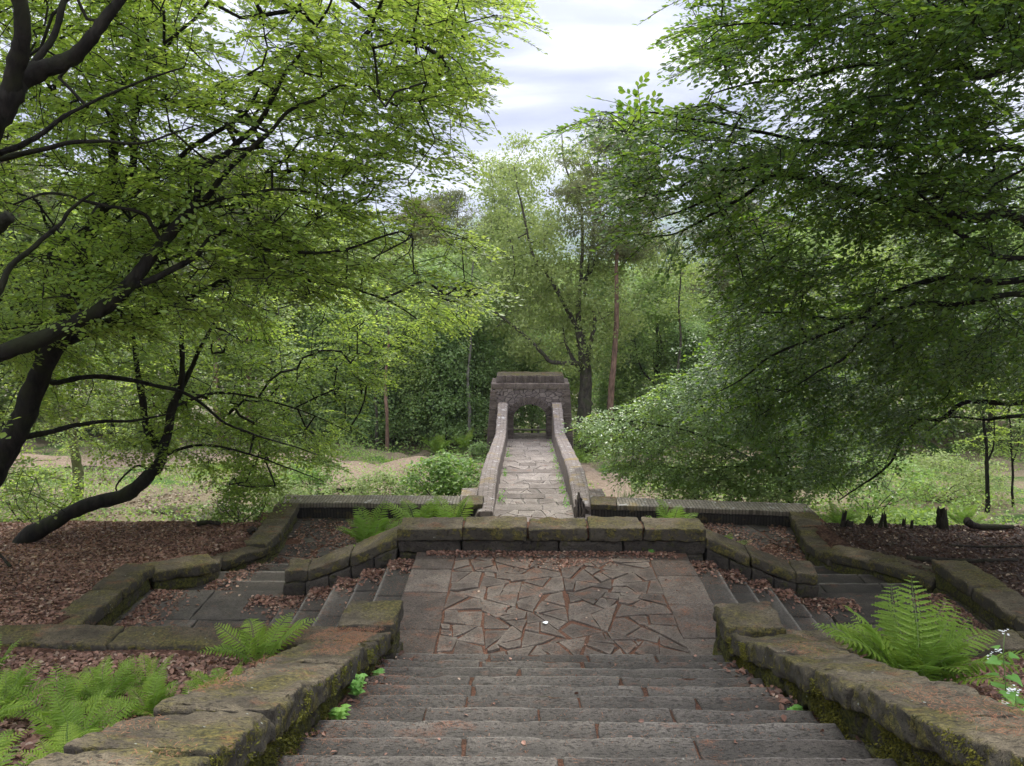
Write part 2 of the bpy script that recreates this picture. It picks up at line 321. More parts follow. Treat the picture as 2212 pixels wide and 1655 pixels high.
# ------------------------------------------------------------------ object helpers
def tag(o, label=None, cat=None, group=None, kind=None):
    if label: o['label'] = label
    if cat: o['category'] = cat
    if group: o['group'] = group
    if kind: o['kind'] = kind
    return o
def thing(name, label, cat, loc=(0, 0, 0), group=None, rz=0):
    o = bpy.data.objects.new(name, None); col.objects.link(o); o.location = loc; o.rotation_euler = (0, 0, rz); o.empty_display_size = 0.2
    return tag(o, label, cat, group)
class MB:
    """collects vertices and faces; build() links them as ONE mesh object"""
    def __init__(s): s.v = []; s.f = {}; s.n = 0; s.m = {}
    def add(s, v, faces, mi=0):
        v = np.asarray(v, float).reshape(-1, 3)
        if len(v) == 0: return
        for f in (faces if isinstance(faces, list) else [faces]):
            f = np.asarray(f, np.int64)
            if f.ndim == 1: f = f[None]
            s.f.setdefault(f.shape[1], []).append(f + s.n); s.m.setdefault(f.shape[1], []).append(np.full(len(f), mi))
        s.v.append(v); s.n += len(v)
    def build(s, name, mats, parent=None, smooth=False, local=False):
        me = bpy.data.meshes.new(name)
        V = np.concatenate(s.v) if s.v else np.zeros((0, 3))
        if parent is not None and not local: V = V - np.array(parent.location)
        tot = []; start = []; vi = []; mi = []; k = 0
        for sz in s.f:
            F_ = np.concatenate(s.f[sz]); mi.append(np.concatenate(s.m[sz])); n_ = len(F_)
            start.append(k + np.arange(n_) * sz); tot.append(np.full(n_, sz)); vi.append(F_.ravel()); k += n_ * sz
        me.vertices.add(len(V)); me.vertices.foreach_set('co', V.astype(np.float32).ravel())
        vi = np.concatenate(vi).astype(np.int32); me.loops.add(len(vi)); me.loops.foreach_set('vertex_index', vi)
        st = np.concatenate(start).astype(np.int32); tt = np.concatenate(tot).astype(np.int32)
        me.polygons.add(len(st)); me.polygons.foreach_set('loop_start', st)
        me.polygons.foreach_set('material_index', np.concatenate(mi).astype(np.int32))
        me.polygons.foreach_set('use_smooth', np.full(len(st), smooth))
        for mt in (mats if isinstance(mats, (list, tuple)) else [mats]): me.materials.append(mt)
        me.update(calc_edges=True); me.validate()
        o = bpy.data.objects.new(name, me); col.objects.link(o)
        if parent is not None: o.parent = parent
        return o

def block(mb, c8, res=0.06, rnd=0.03, amp=0.012, freq=4.0, seed=0, mi=0, chip=0.0):
    """rough-hewn stone: c8 = corners (x0y0,x1y0,x1y1,x0y1) bottom then top"""
    c8 = np.asarray(c8, float)
    Lx = np.linalg.norm(c8[1] - c8[0]); Ly = np.linalg.norm(c8[3] - c8[0]); Lz = np.linalg.norm(c8[4] - c8[0])
    def ticks(Lg):
        r = min(rnd, Lg * 0.3); k = max(1, int(round((Lg - 2 * r) / res)))
        return np.concatenate([[0, r * 0.4], np.linspace(r, Lg - r, k + 1), [Lg - r * 0.4, Lg]])
    T = [ticks(Lx), ticks(Ly), ticks(Lz)]; Ls = [Lx, Ly, Lz]
    ids = {}; P = []; Fc = []
    nx, ny, nz_ = len(T[0]), len(T[1]), len(T[2])
    def vid(i, j, k):
        key = (i, j, k)
        if key not in ids: ids[key] = len(P); P.append((T[0][i], T[1][j], T[2][k]))
        return ids[key]
    for i in range(nx - 1):
        for j in range(ny - 1):
            Fc.append((vid(i, j, nz_ - 1), vid(i + 1, j, nz_ - 1), vid(i + 1, j + 1, nz_ - 1), vid(i, j + 1, nz_ - 1)))
            Fc.append((vid(i, j, 0), vid(i, j + 1, 0), vid(i + 1, j + 1, 0), vid(i + 1, j, 0)))
    for i in range(nx - 1):
        for k in range(nz_ - 1):
            Fc.append((vid(i, 0, k), vid(i + 1, 0, k), vid(i + 1, 0, k + 1), vid(i, 0, k + 1)))
            Fc.append((vid(i, ny - 1, k), vid(i, ny - 1, k + 1), vid(i + 1, ny - 1, k + 1), vid(i + 1, ny - 1, k)))
    for j in range(ny - 1):
        for k in range(nz_ - 1):
            Fc.append((vid(0, j, k), vid(0, j, k + 1), vid(0, j + 1, k + 1), vid(0, j + 1, k)))
            Fc.append((vid(nx - 1, j, k), vid(nx - 1, j + 1, k), vid(nx - 1, j + 1, k + 1), vid(nx - 1, j, k + 1)))
    P = np.array(P); r = np.minimum(rnd, np.array(Ls) * 0.3).min()
    inn = np.clip(P, r, np.array(Ls) - r); d = P - inn; ln = np.linalg.norm(d, axis=1, keepdims=True)
    dn = d / np.maximum(ln, 1e-9); P2 = np.where(ln > 1e-9, inn + dn * r, P)
    s = P2 / np.array(Ls); x, y, z = s[:, :1], s[:, 1:2], s[:, 2:]
    W = ((c8[0] * (1 - x) * (1 - y) + c8[1] * x * (1 - y) + c8[2] * x * y + c8[3] * (1 - x) * y) * (1 - z) +
         (c8[4] * (1 - x) * (1 - y) + c8[5] * x * (1 - y) + c8[6] * x * y + c8[7] * (1 - x) * y) * z)
    off = seed * 7.13
    nd = np.stack([fbm(W * freq + off, seed), fbm(W * freq + off + 31, seed + 5), fbm(W * freq + off + 57, seed + 9)], 1)
    W = W + nd * amp
    if res <= 0.045: W = W + np.stack([vn(W * freq * 4.3 + off, seed + 3), vn(W * freq * 4.3 + off + 9, seed + 4), vn(W * freq * 4.3 + off + 3, seed + 6)], 1) * amp * 0.55
    if chip > 0:
        edge = (np.abs(s - 0.5) > 0.5 - r / np.array(Ls) * 1.2).sum(1) >= 2
        cen = c8.mean(0); pull = np.clip(vn(W * 6 + 3, seed + 40), 0, 1)[:, None] * edge[:, None]
        dd = W - cen; W = W - dd / np.linalg.norm(dd, axis=1, keepdims=True) * pull * chip
    mb.add(W, np.array(Fc), mi)
def box8(x0, x1, y0, y1, z0, z1):
    return [(x0, y0, z0), (x1, y0, z0), (x1, y1, z0), (x0, y1, z0), (x0, y0, z1), (x1, y0, z1), (x1, y1, z1), (x0, y1, z1)]
def seg8(a, b, wl, wr, za0, zb0, za1, zb1):
    """block running from a to b (2D), wl to the left, wr to the right of the line; bottom z at a,b; top z at a,b"""
    a = np.array(a[:2], float); b = np.array(b[:2], float); d = (b - a) / np.linalg.norm(b - a); nl = np.array([-d[1], d[0]])
    q = [a - nl * wr, b - nl * wr, b + nl * wl, a + nl * wl]; zb = [za0, zb0, zb0, za0]; zt = [za1, zb1, zb1, za1]
    return [(*q[i], zb[i]) for i in range(4)] + [(*q[i], zt[i]) for i in range(4)]
def tube(mb, pts, rad, sides=8, mi=0, wob=0.0, seed=0, cap=True):
    pts = np.asarray(pts, float); n_ = len(pts); rad = np.broadcast_to(rad, n_)
    t = np.gradient(pts, axis=0); t /= np.linalg.norm(t, axis=1, keepdims=True) + 1e-12
    up = np.array([0, 0, 1.0]) if abs(t[0][2]) < 0.9 else np.array([1.0, 0, 0])
    a = np.cross(t[0], up); a /= np.linalg.norm(a); rings = []
    ang = np.linspace(0, 2 * np.pi, sides, endpoint=False)
    for i in range(n_):
        a = a - t[i] * a.dot(t[i]); a /= np.linalg.norm(a) + 1e-12; b = np.cross(t[i], a)
        r = rad[i]
        ring = pts[i] + r * (np.cos(ang)[:, None] * a + np.sin(ang)[:, None] * b)
        if wob: ring = ring + (ring - pts[i]) * (fbm(ring * (0.6 / max(r, 0.02)) , seed)[:, None] * wob)
        rings.append(ring)
    V = np.concatenate(rings); i = np.arange(n_ - 1)[:, None] * sides; j = np.arange(sides)[None]; k = (j + 1) % sides
    Fq = np.stack([i + j, i + k, i + sides + k, i + sides + j], -1).reshape(-1, 4)
    fs = [Fq]
    if cap and sides > 2: fs += [np.arange(sides)[::-1][None], (np.arange(sides) + (n_ - 1) * sides)[None]]
    mb.add(V, fs, mi)
def smooth_path(p, k=5):
    p = np.asarray(p, float); out = []
    for i in range(len(p) - 1):
        p0 = p[max(i - 1, 0)]; p1 = p[i]; p2 = p[i + 1]; p3 = p[min(i + 2, len(p) - 1)]
        for t in np.linspace(0, 1, k, endpoint=False):
            out.append(0.5 * (2 * p1 + (p2 - p0) * t + (2 * p0 - 5 * p1 + 4 * p2 - p3) * t * t + (3 * p1 - p0 - 3 * p2 + p3) * t ** 3))
    out.append(p[-1]); return np.array(out)
def basis(d, upv=(0, 0, 1.0)):
    d = np.asarray(d, float); d = d / (np.linalg.norm(d, axis=-1, keepdims=True) + 1e-12)
    u = np.broadcast_to(np.asarray(upv, float), d.shape)
    s = np.cross(u, d); s = s / (np.linalg.norm(s, axis=-1, keepdims=True) + 1e-9)
    n_ = np.cross(d, s); return np.stack([d, s, n_], -2)     # rows: forward, side, up

# ================================================================== TERRAIN
SL = 0.374                      # slope of the main flight
Y0, Y1 = 8.6, 11.75             # landing near and far edge
def smst(x, a, b):
    t = np.clip((x - a) / (b - a), 0, 1); return t * t * (3 - 2 * t)
def wallx_left(Y):  return np.interp(Y, [8, 12.0, 12.7, 14.0, 14.7, 15.2, 17.4], [-6.35, -6.3, -5.7, -5.85, -5.35, -5.2, -5.4])
def wallx_right(Y): return np.interp(Y, [8, 12.5, 13.6, 14.3, 15.0, 17.2], [7.3, 7.25, 6.7, 6.15, 6.15, 6.45])
def ground(X, Y):
    X = np.asarray(X, float); Y = np.asarray(Y, float)
    side = np.interp(Y, [9, 11, 12.5, 14.5, 16.2, 20, 37, 45, 80, 160, 400, 900, 2500], [-0.12, -0.42, -0.68, -1.0, -1.16, -2.6, -5.0, -6.2, -14, -32, -80, -110, -110])
    bed = np.where(Y < 8.5, -0.02 + 0.32 * (8.5 - np.clip(Y, -12, 8.5)), -0.02)
    outer = np.where(Y < 8.8, bed, side)
    mid = np.where(Y < 8.7, np.minimum(bed, SL * (Y0 - Y)) - 0.35, np.where(Y < 17.9, -1.75, side - 0.4 * np.clip(1 - (Y - 17.9) / 3, 0, 1)))
    # everything between the outer walls lies under paving
    mL = smst(X, wallx_left(Y) - 0.05, wallx_left(Y) + 0.1); mR = 1 - smst(X, wallx_right(Y) - 0.1, wallx_right(Y) + 0.05)
    m1 = mL * mR * (Y > 8.75) * (Y < 17.9)
    m2 = smst(X, -1.95, -1.8) * (1 - smst(X, 2.7, 2.85)) * (Y <= 8.75)
    z = outer * (1 - m1) + mid * m1
    z = z * (1 - m2) + mid * m2
    P = np.stack(np.broadcast_arrays(X * 0.9, Y * 0.9, 0 * X), -1)
    n_ = fbm(P, 3, 3)
    z = z + n_ * 0.05 * (1 - m1) * (1 - m2) * np.clip(1 + (Y - 17) * 0.25, 1, 8)
    z = z + np.clip(Y - 20, 0, 1e9) * 0 
    z = z + 0.05 * np.clip(np.abs(X) - 18, 0, 60) * (Y > 16)
    return z
xs = np.unique(np.concatenate([np.linspace(-9, 9.5, 150), np.linspace(-30, 30, 90), np.array([-1600, -1000, -600, -350, -200, -120, -80, -55, -42, 42, 55, 80, 120, 200, 350, 600, 1000, 1600])]))
ys = np.unique(np.concatenate([np.linspace(-2, 18.4, 170), [8.74, 8.76, 17.88, 17.92], np.linspace(18.4, 60, 90), np.array([-12, -8, -5, 66, 75, 90, 110, 140, 180, 240, 320, 450, 650, 900, 1300])]))
gx, gy = np.meshgrid(xs, ys); gz = ground(gx, gy)
V = np.stack([gx, gy, gz], -1).reshape(-1, 3); W_ = len(xs); i = np.arange(len(ys) - 1)[:, None] * W_ + np.arange(W_ - 1)[None]
mb = MB(); mb.add(V, np.stack([i, i + 1, i + W_ + 1, i + W_], -1).reshape(-1, 4))
tag(mb.build('ground', M['ground'], smooth=True), kind='structure')
# far hills across the valley
xs = np.linspace(-4200, 4200, 90); ys = np.linspace(1200, 5200, 40); gx, gy = np.meshgrid(xs, ys)
t_ = (gy - 1200) / 4000
gz = -112 + 330 * smst(t_, 0.12, 0.95) + fbm(np.stack([gx / 900, gy / 900, 0 * gx], -1), 11, 4) * 55 * smst(t_, 0.0, 0.6)
V = np.stack([gx, gy, gz], -1).reshape(-1, 3); W_ = len(xs); i = np.arange(len(ys) - 1)[:, None] * W_ + np.arange(W_ - 1)[None]
def hill_mat():
    m, t = newmat('fields_and_woods'); n = NT(t)
    v = n.n('TexVoronoi'); v.inputs['Scale'].default_value = 0.006; n.l(n.pos(), v.inputs['Vector'])
    c = n.ramp(v.outputs['Color'], [(0.0, (0.04, 0.09, 0.03)), (0.5, (0.08, 0.16, 0.045)), (1.0, (0.14, 0.20, 0.07))])
    c = n.mix(n.mapr(n.noise(n.pos(), 0.004, 6, 0.7), 0.45, 0.55), c, (0.025, 0.05, 0.025))
    n.out(c, 1.0, None, 0.1); return m
mb = MB(); mb.add(V, np.stack([i, i + 1, i + W_ + 1, i + W_], -1).reshape(-1, 4))
tag(mb.build('hills', hill_mat(), smooth=True), kind='structure')
# trodden paths beyond the wall
def ribbon(name, pts, wd, mat, lift=0.03):
    p = smooth_path(pts, 10); t = np.gradient(p, axis=0); t /= np.linalg.norm(t, axis=1, keepdims=True); nl = np.stack([-t[:, 1], t[:, 0]], 1)
    mb = MB(); K = 9; rows = []
    for k in range(K):
        s = (k / (K - 1) - 0.5) * 2
        jit = 0.22 * fbm(np.stack([p[:, 0] * 0.7, p[:, 1] * 0.7, 0 * p[:, 0] + s], -1), 21) if abs(s) == 1 else 0
        q = p[:, :2] + nl * ((s * wd / 2) * (1 + jit if np.ndim(jit) else 1))[:, None] if np.ndim(jit) else p[:, :2] + nl * (s * wd / 2)
        z = ground(q[:, 0], q[:, 1]) + lift + 0.03 * (1 - s * s) - (0.12 if abs(s) == 1 else 0)
        rows.append(np.column_stack([q, z]))
    V = np.array(rows).transpose(1, 0, 2).reshape(-1, 3); n_ = len(p)
    i = np.arange(n_ - 1)[:, None] * K + np.arange(K - 1)[None]
    mb.add(V, np.stack([i, i + K, i + K + 1, i + 1], -1).reshape(-1, 4)); return tag(mb.build(name, mat, smooth=True), kind='structure')
ribbon('path', [(-34, 33), (-22, 31), (-16, 32.5), (-11, 33.5), (-7, 30.5), (-4.5, 31), (-2.2, 31.8), (-1.2, 32.5)], 3.0, M['path'], 0.16)
ribbon('path', [(2.0, 30.5), (3.2, 28.0), (2.9, 25.0), (3.6, 22.5)], 1.9, M['path'], 0.14)
ribbon('path', [(-7.0, 29.2), (-6.2, 26.8), (-5.6, 25.2)], 1.8, M['path'], 0.14)

# ================================================================== MAIN FLIGHT, LANDINGS
XL, XR = -1.6, 2.42
def split(a, b, n_, jit=0.25):
    w_ = 1 + rng.uniform(-jit, jit, n_); w_ = np.cumsum(w_) / w_.sum(); return [a] + list(a + (b - a) * w_)
def flight(name, label, edges, z_top, riser, lo, hi, axis, group=None, parts=(2, 4), sign=1, mat=None, rough=0.004):
    """edges: positions of nosings along travel; each tread spans edges[k]..edges[k+1]; z falls by riser each step"""
    t = thing(name, label, 'staircase', (edges[0], (lo + hi) / 2, z_top - riser) if axis == 'x' else ((lo + hi) / 2, edges[0], z_top - riser), group)
    for k in range(len(edges) - 1):
        zt = z_top - riser * (k + 1) if sign > 0 else z_top + riser * k
        cuts = split(lo, hi, rng.integers(parts[0], parts[1] + 1)); mb = MB()
        a, b = edges[k], edges[k + 1]
        lo_, hi_ = (a - 0.05, b) if b > a else (b, a + 0.05)
        for c0, c1 in zip(cuts[:-1], cuts[1:]):
            j = rng.uniform(0.004, 0.012); dz = rng.uniform(-0.005, 0.005)
            bx_ = box8(lo_, hi_, c0 + j, c1 - j, zt - 0.19, zt + dz) if axis == 'x' else box8(c0 + j, c1 - j, lo_, hi_, zt - 0.19, zt + dz)
            block(mb, bx_, 0.055, 0.022, rough, 5.0, int(rng.integers(1000)), 0, 0.012)
        mb.build('step', mat or M['step'], t, smooth=True)
    return t
# main flight: rises towards the camera from the landing
NS = 17; TR = 0.428; RS = TR * SL
t = thing('stone_staircase', 'wide main flight of worn grey stone steps in the foreground', 'staircase', (0.4, Y0, 0))
for k in range(NS):
    zt = RS * (k + 1); yb = 8.32 - TR * k; ya = yb - TR - 0.06; mb = MB()
    cuts = split(XL + 0.02, XR - 0.02, int(rng.integers(2, 5)), 0.35)
    for c0, c1 in zip(cuts[:-1], cuts[1:]):
        j = rng.uniform(0.004, 0.011); dz = rng.uniform(-0.005, 0.005); dy = rng.uniform(-0.007, 0.007)
        res = 0.035 if k < 12 else 0.08
        q = np.array(box8(c0 + j, c1 - j, ya, yb + dy, zt - 0.20, zt + dz)); q[:, 2] += (q[:, 0] - c0) * rng.uniform(-0.003, 0.003)
        block(mb, q, res, 0.022, 0.0045, 6.0, int(rng.integers(1000)), 0, 0.035)
    mb.add(box8(XL + 0.03, XR - 0.03, ya + .01, yb - .012, zt - 0.19, zt - 0.016), [[0, 3, 2, 1], [4, 5, 6, 7], [0, 1, 5, 4], [1, 2, 6, 5], [2, 3, 7, 6], [3, 0, 4, 7]], 1)
    mb.build('step', [M['tread'], M['needle_bed']], t, smooth=True)
mb = MB(); q = []
mb.add([(XL, 8.2, -0.3), (XR, 8.2, -0.3), (XR, 8.2, RS - 0.12), (XL, 8.2, RS - 0.12), (XL, 8.2 - TR * NS, RS * (NS + 1) - 0.14), (XR, 8.2 - TR * NS, RS * (NS + 1) - 0.14)], [[0, 1, 2, 3], [3, 2, 5, 4]])
mb.build('rubble_core', M['needle_bed'], t)

def clip_poly(P, a, b):
    """keep the side of the bisector nearer a"""
    m_ = (a + b) / 2; d = b - a; out = []
    for i in range(len(P)):
        p, q = P[i], P[(i + 1) % len(P)]; sp, sq = (p - m_).dot(d), (q - m_).dot(d)
        if sp <= 0: out.append(p)
        if sp * sq < 0: out.append(p + (q - p) * (sp / (sp - sq)))
    return out
def crazy(mb, x0, x1, y0, y1, z, cell, gap, th=0.05, seed=1, amp=0.004, tilt=0.012, zf=None, drop=0.0):
    r = np.random.default_rng(seed); cells = []
    def area(P): return 0.5 * abs(sum(P[i_][0] * P[i_ - 1][1] - P[i_ - 1][0] * P[i_][1] for i_ in range(len(P))))
    def cut(P):
        A = area(P); Q = np.array(P); ctr = Q.mean(0)
        if A < cell * cell * r.choice([0.35, 0.8, 1.3, 1.9], p=[.2, .35, .3, .15]): cells.append(P); return
        u_, s_, vt = np.linalg.svd(Q - ctr); an = math.atan2(vt[0][1], vt[0][0]) + r.normal(0, 0.38)
        m_ = ctr + vt[0] * r.normal(0, 0.12) * math.sqrt(A); d = np.array([math.cos(an), math.sin(an)])
        h1 = clip_poly(P, m_ - d, m_ + d); h2 = clip_poly(P, m_ + d, m_ - d)
        if len(h1) > 2 and len(h2) > 2: cut(h1); cut(h2)
        else: cells.append(P)
    cut([np.array(c_, float) for c_ in ((x0, y0), (x1, y0), (x1, y1), (x0, y1))])
    for P in cells:
        if r.random() < drop: continue
        P = [p for i_, p in enumerate(P) if np.linalg.norm(p - P[i_ - 1]) > 0.05]
        if len(P) < 3: continue
        P = np.array(P); c = P.mean(0); dd = P - c; ln = np.linalg.norm(dd, axis=1, keepdims=True)
        g = gap * r.uniform(0.5, 1.9)
        P = c + dd * np.maximum(0.2, (ln - g * 0.75) / ln) + r.normal(0, 0.016, P.shape)
        # resample outline, wobble it
        Q = []
        for i_ in range(len(P)):
            a_, b_ = P[i_], P[(i_ + 1) % len(P)]; k = max(1, int(np.linalg.norm(b_ - a_) / 0.07))
            for s in range(k): Q.append(a_ + (b_ - a_) * s / k)
        Q = np.array(Q); n_ = len(Q); wv = vn(np.column_stack([Q * 9, np.full(n_, seed)]), seed)[:, None]
        Q = Q + (Q - c) / (np.linalg.norm(Q - c, axis=1, keepdims=True) + 1e-6) * wv * 0.010
        zt = (zf(c[1]) if zf else z) + r.normal(0, 0.006); tx, ty = r.normal(0, tilt, 2)
        rings = []
        for sc_, dz in ((1.0, -th), (1.0, -0.010), (0.965, 0.0), (0.6, 0.001), (0.25, 0.0)):
            q = c + (Q - c) * sc_; zz = zt + dz + ((q[:, 0] - c[0]) * tx + (q[:, 1] - c[1]) * ty) * (dz > -th)
            zz = zz + (fbm(np.column_stack([q * 7, np.full(n_, 1.5)]), seed + 7) * amp if dz > -0.02 else 0)
            rings.append(np.column_stack([q, zz]))
        V = np.concatenate(rings + [[[c[0], c[1], zt]]]); fs = []
        ar = np.arange(n_)
        for k in range(4): fs.append(np.stack([k * n_ + ar, k * n_ + (ar + 1) % n_, (k + 1) * n_ + (ar + 1) % n_, (k + 1) * n_ + ar], 1))
        tri = np.stack([4 * n_ + ar, 4 * n_ + (ar + 1) % n_, np.full(n_, 5 * n_)], 1)
        mb.add(V, [np.concatenate(fs), tri])
def slabs_y(mb, x0, x1, cuts, z, seed, res=0.05):
    for a, b in zip(cuts[:-1], cuts[1:]):
        block(mb, box8(x0, x1, a + 0.008, b - 0.008, z - 0.12, z + rng.uniform(-0.008, 0.008)), res, 0.018, 0.005, 7, seed + int(a * 10), 0, 0.015)
mb = MB(); crazy(mb, -1.02, 2.04, 8.3, Y1 + 0.05, 0.0, 0.37, 0.024, seed=8, drop=0.0)
slabs_y(mb, -1.66, -1.03, [8.28, 9.2, 10.3, 11.1, Y1 + 0.05], 0.0, 3); slabs_y(mb, 2.05, 2.68, [8.28, 9.0, 9.95, 10.9, Y1 + 0.05], 0.0, 9)
tag(mb.build('paving', M['flag'], smooth=False), kind='structure')
mb = MB(); mb.add([(-1.64, 8.15, -0.022), (2.66, 8.15, -0.022), (2.66, Y1 + 0.3, -0.022), (-1.64, Y1 + 0.3, -0.022), (-1.64, Y1 + 0.3, -1.8), (-1.64, 8.15, -1.8), (2.66, Y1 + 0.3, -1.8), (2.66, 8.15, -1.8)], [[0, 1, 2, 3], [0, 3, 4, 5], [1, 7, 6, 2]])
tag(mb.build('needle_litter_floor', M['needle_bed']), kind='structure')

# side flights, run outwards in X from the landing; lower landing z=-0.8
def side_flight(sg, label):
    xa = -1.66 if sg < 0 else 2.68
    ed = [xa + sg * 0.43 * k for k in range(6)]
    t = thing('stone_staircase', label, 'staircase', (xa + sg * 1.1, 10.4, -0.8), 'short side flights either side of the central landing')
    for k in range(5):
        zt = -0.16 * (k + 1) if k < 4 else -0.8
        a, b = ed[k], ed[k] + sg * 0.46
        if k == 4: b = ed[5]
        x0, x1 = min(a, b), max(a, b); mb = MB(); cuts = split(9.05, 11.85, 3 if k % 2 else 2, 0.2)
        for c0, c1 in zip(cuts[:-1], cuts[1:]):
            block(mb, box8(x0, x1, c0 + 0.008, c1 - 0.008, zt - 0.2, zt + rng.uniform(-0.008, 0.008)), 0.05, 0.022, 0.006, 6, int(rng.integers(999)), 0, 0.015)
        mb.build('step', M['tread_left' if sg < 0 else 'tread_right'], t, smooth=True)
side_flight(-1, 'side flight of stone steps dropping left from the central landing')
side_flight(1, 'side flight of stone steps dropping right from the central landing')
# outer landings, z = -0.8, and lower flights going away
def outer(sg):
    x0, x1 = (-6.25, -3.80) if sg < 0 else (4.85, 7.2)
    mb = MB(); ya = 9.0
    for yb in (9.9, 11.0, 12.05):
        xs_ = split(x0, x1, 2, 0.2)
        for a, b in zip(xs_[:-1], xs_[1:]):
            block(mb, box8(a + 0.008, b - 0.008, ya + 0.008, yb - 0.008, -1.0, -0.80 + rng.uniform(-0.01, 0.01)), 0.07, 0.02, 0.008, 5, int(rng.integers(999)), 0, 0.02)
        ya = yb
    tag(mb.build('paving', M['step'], smooth=True), kind='structure')
    t = thing('stone_staircase', 'broad shallow steps from the %s outer landing down to the leafy lower terrace' % ('left' if sg < 0 else 'right'), 'staircase', ((x0 + x1) / 2, 13.2, -1.5))
    ed = [12.05, 12.82, 13.59, 14.36, 15.1]
    for k in range(4):
        zt = -0.8 - 0.175 * (k + 1); mb = MB()
        cuts = split(x0 + (0.35 if sg < 0 else -0.9) * 0 , x1 + (0.6 if sg < 0 else 0), 3, 0.2)
        if sg > 0: cuts = split(x0 - 0.6, x1, 3, 0.2)
        for c0, c1 in zip(cuts[:-1], cuts[1:]):
            block(mb, box8(c0 + 0.008, c1 - 0.008, ed[k] - 0.05, ed[k + 1] + 0.02, zt - 0.2, zt + rng.uniform(-0.008, 0.008)), 0.07, 0.025, 0.008, 5, int(rng.integers(999)), 0, 0.02)
        mb.build('step', M['tread_low'], t, smooth=True)
outer(-1); outer(1)
# lower terrace
mb = MB(); crazy(mb, -5.3, 6.3, 12.6, 17.5, -1.5, 0.62, 0.03, seed=12, amp=0.006, drop=0.05)
tag(mb.build('paving', M['step']), kind='structure')
mb = MB(); mb.add([(-6.3, 12.4, -1.515), (7.2, 12.4, -1.515), (7.2, 17.95, -1.515), (-6.3, 17.95, -1.515)], [[0, 1, 2, 3]])
tag(mb.build('soil', M['needle_bed']), kind='structure')

# ================================================================== WALLS
def wall(name, label, cat='wall', loc=(0, 0, 0), group=None): return thing(name, label, cat, loc, group)
# main stair walls with sloping coping
for sg in (-1, 1):
    xi, xo = (-1.45, -2.16) if sg < 0 else (2.34, 3.06)
    side = 'left' if sg < 0 else 'right'
    t = wall('stone_wall', 'thick mossy sloping wall of rough blocks on the %s of the main steps' % side, 'wall', ((xi + xo) / 2, 5, 0.8))
    top = lambda y: SL * (Y0 - y) + np.interp(y, [3, 8], [0.50, 0.36])
    ycuts = [8.02, 7.35, 6.55, 5.85, 4.95, 4.1, 3.25, 2.2, 1.2] if sg < 0 else [7.98, 7.2, 6.6, 5.65, 5.0, 4.15, 3.2, 2.2, 1.2]
    for k, (a, b) in enumerate(zip(ycuts[:-1], ycuts[1:])):
        mb = MB(); za, zb = top(a) + rng.uniform(-0.02, 0.02), top(b) + rng.uniform(-0.02, 0.02); th = rng.uniform(0.19, 0.24)
        x0, x1 = min(xi, xo) + rng.uniform(-0.03, 0.03), max(xi, xo) + rng.uniform(-0.025, 0.025)
        q = [(x0, b + 0.006, zb - th), (x1, b + 0.006, zb - th), (x1, a - 0.006, za - th), (x0, a - 0.006, za - th), (x0, b + 0.006, zb), (x1, b + 0.006, zb), (x1, a - 0.006, za), (x0, a - 0.006, za)]
        block(mb, q, 0.026, 0.025, 0.024, 3.4, 50 + k + 20 * (sg > 0), 0, 0.04)
        mb.build('coping_stone', M['coping'], t, smooth=True)
    mb = MB(); k = 0; y = 8.0
    while y > 1.3:
        ln = rng.uniform(0.35, 0.7); y2 = max(1.2, y - ln)
        for c in range(2):
            hi = lambda yy: top(yy) - 0.22 - c * 0.2; lo = lambda yy: top(yy) - 0.44 - c * 0.35
            xi2 = xi + (0.075 if sg > 0 else -0.075) + rng.uniform(-0.02, 0.02) ; xo2 = xo
            x0, x1 = min(xi2, xo2) , max(xi2, xo2)
            q = [(x0, y2 + 0.01, lo(y2)), (x1, y2 + 0.01, lo(y2)), (x1, y - 0.01, lo(y)), (x0, y - 0.01, lo(y)), (x0, y2 + 0.01, hi(y2)), (x1, y2 + 0.01, hi(y2)), (x1, y - 0.01, hi(y)), (x0, y - 0.01, hi(y))]
            block(mb, q, 0.035, 0.05, 0.03, 5.5, 100 + k, 0, 0.03); k += 1
        y = y2
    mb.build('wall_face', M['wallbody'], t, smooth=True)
    # square end pier at the landing
    p = thing('stone_pier', 'squat square mossy pier at the %s near corner of the central landing' % side, 'pier', ((xi + xo) / 2, 8.3, 0))
    x0, x1 = (-2.05, -1.40) if sg < 0 else (2.31, 2.98)
    mb = MB(); block(mb, box8(x0, x1, 8.03, 8.66, 0.44, 0.66), 0.026, 0.025, 0.02, 4, 70 + sg, 0, 0.03); mb.build('cap_stone', M['coping'], p, smooth=True)
    mb = MB(); block(mb, box8(x0 + 0.03, x1 - 0.03, 8.06, 8.63, 0.16, 0.435), 0.03, 0.04, 0.022, 5, 75 + sg, 0, 0.02)
    block(mb, box8(x0 + 0.02, x1 - 0.02, 8.05, 8.64, -0.3, 0.155), 0.03, 0.04, 0.022, 5, 77 + sg, 0, 0.02); mb.build('pier_body', M['wallbody'], p, smooth=True)
